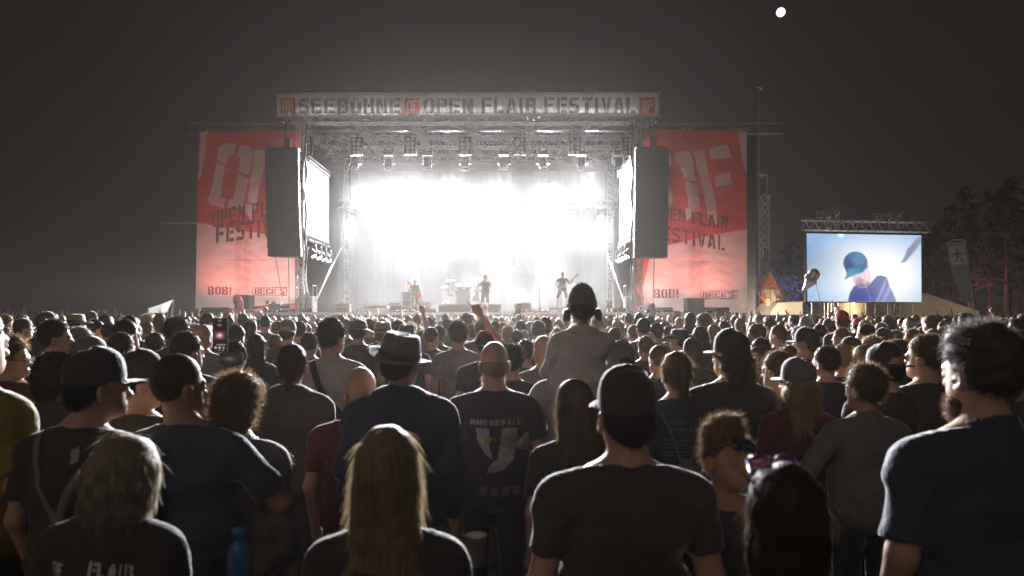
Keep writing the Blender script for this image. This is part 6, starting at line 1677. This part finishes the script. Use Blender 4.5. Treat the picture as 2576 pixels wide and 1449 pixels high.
    man = [[(5.2 + .8 * math.cos(t), 4.4 + .8 * math.sin(t)) for t in np.linspace(0, 6.28, 12)], [(4.2, 5.4), (5.8, 5.4), (5.4, 8.2), (4.2, 8.2)], [(5.8, 5.6), (7.6, 6.6), (7.3, 7.2), (5.4, 6.4)], [(4.3, 5.5), (2.6, 6.2), (2.6, 7.8), (3.2, 7.8), (3.3, 6.6), (4.4, 6.4)], [(5.4, 8.0), (7.0, 9.4), (6.6, 11.2), (6.0, 11.2), (6.2, 9.7), (4.8, 8.4)], [(4.2, 8.0), (5.0, 8.3), (4.3, 10.2), (2.2, 11), (2.0, 10.4), (3.6, 9.8)]]
    mi = np.zeros(uc.shape, np.int32); mi[inside([_r(1.2, 2.2, 9.0, 12.2)], uc, vc)] = 1; mi[inside(man, uc, vc)] = 2; mi[vc > 13.2] = 3
    fm = [simple('flag_dark_grey', (.2, .2, .185), rough=.8, noise=.1, transl=.3), simple('flag_pale', (.28, .28, .26), rough=.8, noise=.1, transl=.3), simple('flag_figure', (.08, .085, .075), rough=.8, noise=.1, transl=.2), simple('flag_lower', (.15, .15, .135), rough=.8, noise=.5, scale=2, transl=.3)]
    link('cloth', mesh_from('cloth', Pn.reshape(-1, 3), Q, fm, True, mi.ravel()), r)
    m = MB(); m.path([(0, 0, 0), Lr(P(2447, 757, d)), Lr(P(2438, 690, d)), Lr(P(2427, 604, d)), Lr(P(2400, 603, d)), Lr(P(2381, 612, d))], .018, 6); m.build('pole', simple('flag_pole', (.5, .48, .42), rough=.4, noise=.1), r)
    # foil fish balloon on a string
    d = 15.0; c = P(2036, 704, d); r = empty('balloon', c); tag(r, 'silver dolphin-shaped foil balloon floating at the left edge of the video screen', 'balloon')
    f = Field(axis((-.45, .35, .012)), axis((-.22, .22, .012)), axis((-.45, .4, .012)))
    f.cap((.1, 0, .12), (.02, 0, -.03), .12, .105, k=.05); f.cap((.02, 0, -.03), (-.1, 0, -.2), .09, .045, k=.06); f.cap((.1, 0, .14), (.15, 0, .1), .09, .06, k=.05); f.cap((-.1, 0, -.2), (-.16, 0, -.27), .04, .02, k=.02)
    for sg in (-1, 1): f.cap((-.16, 0, -.26), (-.19 + sg * .07, sg * .03, -.29 + sg * -.05), .022, .012, k=.02); f.cap((.05, sg * .08, .03), (-.07 * (1 if sg < 0 else .4), sg * .17, -.08), .03, .014, k=.03)
    f.cap((.12, 0, -.02), (.16, 0, -.1), .03, .01, k=.03); f.cap((-.05, 0, .1), (-.09, 0, .06), .035, .02, k=.03)
    V_, Q_ = f.mesh(); link('foil', mesh_from('foil', V_, Q_, [simple('silver_foil', (.42, .43, .42), rough=.32, metal=.7, noise=.3, scale=5)]), r)
    m = MB(); m.path([(.12, 0, -.05), (.2, 0, -.3), (.26, .02, -.6), Vector(P(2068, 805, d)) - c], .006, 5); m.build('string', simple('string', (.6, .6, .58), rough=.6), r)
    # triangular flag on the left
    d = 24.0; r = empty('pennant', P(420, 800, d)); r.location.z = 0; tag(r, 'small pale triangular flag above the crowd at the left', 'flag'); Lr = lambda v: Vector(v) - r.location
    A_, B_, C_ = Lr(P(372, 776, d)), Lr(P(437.5, 754, d)), Lr(P(418, 786, d)); D_ = Lr(P(372, 788, d)); V = []; F = []; n = 14
    for i in range(n + 1):
        for j in range(n + 1):
            u, v = i / n, j / n; p = (A_ * (1 - u) + B_ * u) * (1 - v) + (D_ * (1 - u) + C_ * u) * v; V.append(tuple(p + Vector((0, .06 * math.sin(5 * u + 2 * v), 0))))
    for i in range(n):
        for j in range(n): a = i * (n + 1) + j; F.append((a, a + 1, a + n + 2, a + n + 1))
    link('cloth', mesh_from('cloth', V, F, [simple('flag_grey', (.36, .36, .33), rough=.8, noise=.1, transl=.3)]), r)
    m = MB(); m.tube((0, 0, 1.2), B_ + Vector((0, -.01, 0)), .014, 6); m.build('pole', STEEL, r)
    # boundary fences
    for (xa, xb, d, lab) in ((-30, 100, 34, 'pale boundary fence at the far left'), (2470, 2640, 33, 'pale boundary fence at the far right')):
        a, b = P(xa, 0, d), P(xb, 0, d); r = empty('fence', ((a.x + b.x) / 2, d, 0)); tag(r, lab, 'fence', 'boundary fences'); n = 4; w = (b.x - a.x) / n; zt = P(0, 788 if xa < 0 else 797, d).z
        for q in range(n): m = MB(); m.box((a.x - r.location.x + w * (q + .5), 0, zt / 2), (w - .06, .05, zt)); m.build('fence_panel', simple('fence_sheet', (.3, .3, .29), rough=.6, noise=.15), r)
        for q in range(n + 1): m = MB(); m.tube((a.x - r.location.x + w * q, -.06, 0), (a.x - r.location.x + w * q, -.06, zt + .1), .04, 6); m.build('fence_post', STEEL, r)

def tree(px, ytop, d, rw, kind, label, seed, group, low=.25):
    rng = np.random.default_rng(seed); base = P(px, 0, d); H_ = P(0, ytop, d).z
    r = empty({'pine': 'pine_tree', 'leaf': 'leafy_tree', 'bush': 'bush'}[kind], (base.x, d, 0)); tag(r, label, 'bush' if kind == 'bush' else 'tree', group)
    m = MB(); bend = rng.normal(0, .15, 2); pts = [Vector((bend[0] * math.sin(t * 3), bend[1] * t, H_ * t * .96)) for t in np.linspace(0, 1, 7)]
    R0 = .16 if kind == 'pine' else .12
    for i in range(6): m.tube(pts[i], pts[i + 1], R0 * (1 - i / 6.3), 8, R0 * (1 - (i + 1) / 6.3))
    tips = []
    nb = 34 if kind != 'bush' else 26
    for k in range(nb):
        t = low + (1 - low) * (k + rng.random()) / nb; p = Vector((bend[0] * math.sin(t * 3), bend[1] * t, H_ * t * .96)); a = rng.uniform(0, 6.28)
        Lb = rw * ((1.05 - t) * 1.15 + .12 if kind == 'pine' else math.sin(PI * min(.96, .18 + .8 * (t - low) / (1 - low))) + .15) * rng.uniform(.6, 1.1)
        e = p + Vector((math.cos(a) * Lb, math.sin(a) * Lb, Lb * rng.uniform(-.15, .45))); m.tube(p, e, .035, 4, .012, cap=False)
        for q in range(9): tips.append(p.lerp(e, rng.uniform(.25, 1.05)))
    m.build('trunk', simple('bark', (.12, .085, .065), rough=.9, noise=.4, scale=5, bump=.5, bscale=14), r)
    n = 1300 if kind != 'bush' else 3600
    T = np.array([tuple(t) for t in tips]); c = T[rng.integers(0, len(T), n)] + rng.normal(0, .22 if kind != 'bush' else .2, (n, 3)) * [1, 1, .7]
    a = rng.normal(0, 1, (n, 3)); a /= np.linalg.norm(a, axis=1)[:, None]; b = np.cross(a, rng.normal(0, 1, (n, 3))); b /= np.linalg.norm(b, axis=1)[:, None]
    sz = rng.uniform(.05, .12, (n, 1)); a = a * sz * (1.7 if kind == 'pine' else 1.2); b = b * sz * .6
    V = np.stack([c - a, c + b, c + a, c - b], 1).reshape(-1, 3); Q = np.arange(4 * n).reshape(n, 4)
    link('crown', mesh_from('crown', V, Q, [simple('foliage', (.042, .05, .028), rough=.7, noise=.5, scale=1.2, transl=.3)], False), r)
def trees():
    for k, (px, yt, d, rw) in enumerate(((2352, 560, 52, 2.2), (2398, 500, 55, 2.4), (2440, 530, 50, 2.0), (2487, 470, 53, 2.6), (2524, 455, 51, 2.4), (2566, 490, 54, 2.5), (2610, 470, 52, 2.6), (2430, 455, 60, 2.8), (2545, 430, 62, 3.0), (2330, 600, 58, 2.2))):
        tree(px, yt, d, rw, 'pine', f'tall dark pine behind the leaning flag, {["first", "third", "fourth", "sixth", "seventh", "ninth", "tenth", "fifth", "eighth", "second"][k - 0]} from the left' if k != 9 else 'shorter dark pine just right of the video screen', 20 + k, 'pines at the right edge', low=.35)
    for k, (px, yt, d, rw) in enumerate(((1905, 630, 51, 1.6), (1950, 650, 52, 1.7), (1990, 610, 53, 1.8), (2022, 640, 51, 1.6), (1970, 690, 50, 1.5))):
        tree(px, yt, d, rw, 'bush', ['blue-lit bush behind the right banner end', 'blue-lit bush behind the orange tent peak', 'tall blue-lit bush left of the video screen', 'blue-lit bush touching the left edge of the video screen', 'low blue-lit bush behind the orange tent'][k], 60 + k, 'bushes lit blue', low=.06)
    spot('blue_light', P(1975, 780, 45.6), P(1975, 690, 51), 5000 * LAMP_POWER, 75, .8, col=(.2, .18, 1.0))
    spot('red_light', P(2530, 785, 46.5), P(2490, 560, 53), 900 * LAMP_POWER, 125, .9, col=(1, .32, .40))

def loose_things():
    # inflatable flamingo held above the crowd
    d = 33.6; c = P(622, 789, d); r = empty('inflatable_flamingo', c); r.scale = (1.5, 1.5, 1.5); tag(r, 'pink inflatable flamingo riding above the crowd below the left banner', 'inflatable')
    k = d / FPX; f = Field(axis((-.75, .85, .022)), axis((-.6, .6, .022)), axis((-.3, .75, .022)))
    for q in range(16): a = 2 * PI * q / 16; b = 2 * PI * (q + 1) / 16; f.cap((.42 * math.cos(a), .38 * math.sin(a), 0), (.42 * math.cos(b), .38 * math.sin(b), 0), .15, k=.03)
    f.cap((-.42, 0, .02), (-.52, 0, .1), .13, .09, k=.05); f.cap((.42, 0, .05), (.6, 0, .12), .13, .05, k=.05)
    neck = [(-.08, -.36, .06), (-.05, -.42, .22), (-.04, -.44, .38), (-.09, -.44, .5), (-.17, -.44, .52)]
    for a, b in zip(neck[:-1], neck[1:]): f.cap(a, b, .085, .078, k=.03)
    f.cap((-.17, -.44, .52), (-.22, -.44, .46), .085, .07, k=.03)
    V, Q = f.mesh(); link('body', mesh_from('body', V, Q, [simple('pink_vinyl', (.75, .36, .33), rough=.3, noise=.08, transl=.45)]), r)
    m = MB(); m.tube((-.24, -.44, .46), (-.27, -.44, .33), .05, 10, .02); m.build('beak', PLASTIC, r)
    m = MB()
    for sg in (-1, 1): m.lathe([(0, -.02), (.018, 0), (0, .02)], c=(-.2, -.44 + sg * .085, .55), n=8)
    m.build('eye', PLASTIC, r)
    # phone held high, lit display
    d = 3.36; c = P(553, 843, d); r = empty('smartphone', c, rz=-.05); tag(r, 'smartphone held upright filming the stage, screen lit', 'smartphone')
    w, h = .076, .168; m = MB(); m.box((0, .005, 0), (w, .008, h)); m.build('case', PLASTIC, r)
    def pic(U, V):
        x, y = U * 38, V * 88; c_ = np.zeros(U.shape + (3,)) + .05
        im = inside([_r(1.5, 32, 36.5, 57)], x, y); c_[im] = (.32, .12, .13)
        t = np.exp(-(((x - 19) / 9) ** 2 + ((y - 45) / 7) ** 2)); c_ = np.where(im[..., None], np.clip(c_ + t[..., None] * np.array([.75, .78, .85]), 0, 1), c_)
        top = np.exp(-(((x - 19) / 6) ** 2 + ((y - 5) / 3) ** 2)); c_ = c_ + top[..., None] * .5
        c_[inside([_r(14, 15, 24, 20)], x, y)] = (.75, .35, .35)
        for (bx, by, br) in ((8, 78, 3.2), (19, 78, 3.2), (30, 78, 2.6), (13, 70, 1.6), (18, 70, 1.6), (23, 70, 1.6), (28, 70, 1.6), (33, 70, 2.0), (18, 85, 1.8), (28, 85, 1.8)): c_[np.hypot(x - bx, y - by) < br] = .75
        return c_
    emission_grid('display', [(-w / 2 + .003, -.0015, h / 2 - .004), (w / 2 - .003, -.0015, h / 2 - .004), (w / 2 - .003, -.0015, -h / 2 + .004), (-w / 2 + .003, -.0015, -h / 2 + .004)], 38, 88, pic, .8, r)
    d = 3.9; c = P(581, 903, d); r = empty('smartphone', c, rz=.1); tag(r, 'second smartphone held sideways, lower and dimmer than the upright one', 'smartphone')
    m = MB(); m.box((0, .005, 0), (.13, .008, .066)); m.build('case', PLASTIC, r)
    def pic2(U, V): t = np.exp(-(((U - .45) / .3) ** 2 + ((V - .5) / .25) ** 2)); return np.stack([.06 + .35 * t] * 3, -1)
    emission_grid('display', [(-.06, -.0015, .03), (.06, -.0015, .03), (.06, -.0015, -.03), (-.06, -.0015, -.03)], 20, 12, pic2, .7, r)
    # bottle and cup low in the picture
    m = MB(); m.lathe([(0, 0), (.036, 0), (.038, .01), (.038, .15), (.03, .17), (.018, .18), (.018, .2), (.024, .2), (.024, .225), (0, .228)], n=20)
    o = m.build('bottle', simple('blue_plastic', (.05, .2, .5), rough=.25, noise=.1), None, True, P(602, 1500, 2.25)); tag(o, 'blue bottle at the bottom edge, behind the blond child', 'bottle')
    m = MB(); m.lathe([(0, 0), (.028, 0), (.037, .1), (.038, .1), (.036, .097), (.027, .004), (0, .004)], n=20)
    o = m.build('cup', simple('clear_cup', (.55, .54, .5), rough=.2, noise=.1), None, True, P(1197, 1420, 2.3)); tag(o, 'small pale plastic cup between the blonde woman and the black cap', 'cup')
    # plush toy held up near the stage
    d = 24; c = P(1302, 781, d); r = empty('plush_toy', c); tag(r, 'dark plush toy held up in front of the stage', 'toy'); f = Field(axis((-.3, .3, .015)), axis((-.15, .15, .015)), axis((-.3, .35, .015)))
    f.ell((0, 0, 0), (.09, .07, .12)); f.ell((.05, 0, .16), (.085, .075, .08)); f.cap((-.05, 0, .08), (-.1, 0, .2), .035, .03)
    for sg in (-1, 1): f.cap((sg * .05, 0, -.08), (sg * .12, 0, -.14), .04, .035); f.ell((.05 + sg * .07, 0, .23), (.03, .02, .03))
    f.cap((.08, 0, .04), (.16, 0, .0), .035, .03); V, Q = f.mesh(); link('plush', mesh_from('plush', V, Q, [simple('plush', (.06, .05, .045), rough=.9, noise=.3, sheen=.5)]), r)
    # moon
    d = 900.0; m = MB(); m.lathe([(5.8 * math.sin(PI * i / 16), -5.8 * math.cos(PI * i / 16)) for i in range(17)], n=28)
    o = m.build('moon', emit('moon_glow', (1, .97, .93), 1.6), None, True, P(1964, 31, d)); tag(o, 'bright full moon in the night sky', 'moon', kind='structure')

# ------------------------------------------------------------------ air
def volume_mat(name, dens, g, col=(1, 1, 1)):
    m = bpy.data.materials.new(name); m.use_nodes = True; nt = m.node_tree; nt.nodes.remove(nt.nodes['Principled BSDF'])
    v = nt.nodes.new('ShaderNodeVolumePrincipled'); v.inputs['Color'].default_value = list(col) + [1]; v.inputs['Density'].default_value = dens; v.inputs['Anisotropy'].default_value = g
    nt.links.new(v.outputs[0], nt.nodes['Material Output'].inputs['Volume']); return m, nt, v
HAZE_D, HAZE_G = .00006, .88
def air():
    m, nt, v = volume_mat('haze', HAZE_D, HAZE_G, (1, .94, .88))
    b = MB(); b.box((0, 44, 8.5), (140, 112, 19)); tag(b.build('haze', m), kind='stuff')
    m, nt, v = volume_mat('low_veil', LOW_D, LOW_G, (1, .92, .82))  # even low layer, added to veil the crowd and lift its blacks
    b = MB(); b.box((0, 14.4, 1.15), (62, 35.4, 3.3)); tag(b.build('low_veil', m), kind='stuff', label='thin even veil added low over the crowd to lift its blacks')
    m, nt, v = volume_mat('smoke', .05, .0, (.97, .98, 1)); m.cycles.homogeneous_volume = False
    tc = nt.nodes.new('ShaderNodeTexCoord'); nz = nt.nodes.new('ShaderNodeTexNoise'); nz.inputs['Scale'].default_value = .42; nz.inputs['Detail'].default_value = 5; nz.inputs['Roughness'].default_value = .55
    nt.links.new(tc.outputs['Object'], nz.inputs['Vector'])
    mr = nt.nodes.new('ShaderNodeMapRange'); mr.inputs[1].default_value = .26; mr.inputs[2].default_value = .72; nt.links.new(nz.outputs[0], mr.inputs[0])
    n2 = nt.nodes.new('ShaderNodeTexNoise'); n2.inputs['Scale'].default_value = .3; n2.inputs['Detail'].default_value = 3; nt.links.new(tc.outputs['Object'], n2.inputs['Vector'])
    vm = nt.nodes.new('ShaderNodeVectorMath'); vm.operation = 'MULTIPLY_ADD'; vm.inputs[1].default_value = (9, 3, 7); nt.links.new(n2.outputs['Color'], vm.inputs[0])
    vs = nt.nodes.new('ShaderNodeVectorMath'); vs.operation = 'SUBTRACT'; vs.inputs[1].default_value = (4.5, 1.5, 3.5); nt.links.new(tc.outputs['Object'], vs.inputs[0]); nt.links.new(vs.outputs[0], vm.inputs[2])
    sx = nt.nodes.new('ShaderNodeSeparateXYZ'); nt.links.new(vm.outputs[0], sx.inputs[0])
    gx = nt.nodes.new('ShaderNodeMapRange'); gx.inputs[1].default_value = -8.4; gx.inputs[2].default_value = -3.0; gx.inputs[3].default_value = .5; gx.inputs[4].default_value = 1.0; nt.links.new(sx.outputs[0], gx.inputs[0])
    gz = nt.nodes.new('ShaderNodeMapRange'); gz.inputs[1].default_value = 9.6; gz.inputs[2].default_value = 4.5; gz.inputs[3].default_value = .0; gz.inputs[4].default_value = 1.0; nt.links.new(sx.outputs[2], gz.inputs[0])
    g2 = nt.nodes.new('ShaderNodeMapRange'); g2.inputs[1].default_value = 8.4; g2.inputs[2].default_value = 5.0; g2.inputs[3].default_value = .6; g2.inputs[4].default_value = 1.0; nt.links.new(sx.outputs[0], g2.inputs[0])
    gm = nt.nodes.new('ShaderNodeMath'); gm.operation = 'MULTIPLY'; nt.links.new(gx.outputs[0], gm.inputs[0]); nt.links.new(g2.outputs[0], gm.inputs[1]); gx = gm
    a = nt.nodes.new('ShaderNodeMath'); a.operation = 'MULTIPLY'; nt.links.new(mr.outputs[0], a.inputs[0]); nt.links.new(gx.outputs[0], a.inputs[1])
    c = nt.nodes.new('ShaderNodeMath'); c.operation = 'MULTIPLY'; nt.links.new(a.outputs[0], c.inputs[0]); nt.links.new(gz.outputs[0], c.inputs[1])
    dd = nt.nodes.new('ShaderNodeMath'); dd.operation = 'MULTIPLY'; dd.inputs[1].default_value = SMOKE_D; nt.links.new(c.outputs[0], dd.inputs[0]); nt.links.new(dd.outputs[0], v.inputs['Density'])
    b = MB(); b.box((0, 0, 4.9), (17.6, 9.0, 9.6)); o = b.build('smoke', m, None, False, (SX, 42.4, DECK + .02)); tag(o, 'white stage smoke lit by the rear lamps', kind='stuff')
SMOKE_D = .021

LOW_D, LOW_G = .00040, .73
# ------------------------------------------------------------------ build
ground()
stage()
red_banners()
top_banner()
line_array(675, 757, 381, 648, 35.4, .14, 'hung column of black loudspeakers in front of the left banner')
line_array(1594, 1677, 379, 651, 35.4, -.06, 'hung column of black loudspeakers in front of the right banner')
side_screens()
lamps()
video_screen()
right_side()
trees()
performers()
gear()
camera_people()
loose_things()
near_people()
middle_people()
far_crowd(300 - 5 - len(MID) - 31)
write_labels()
air()
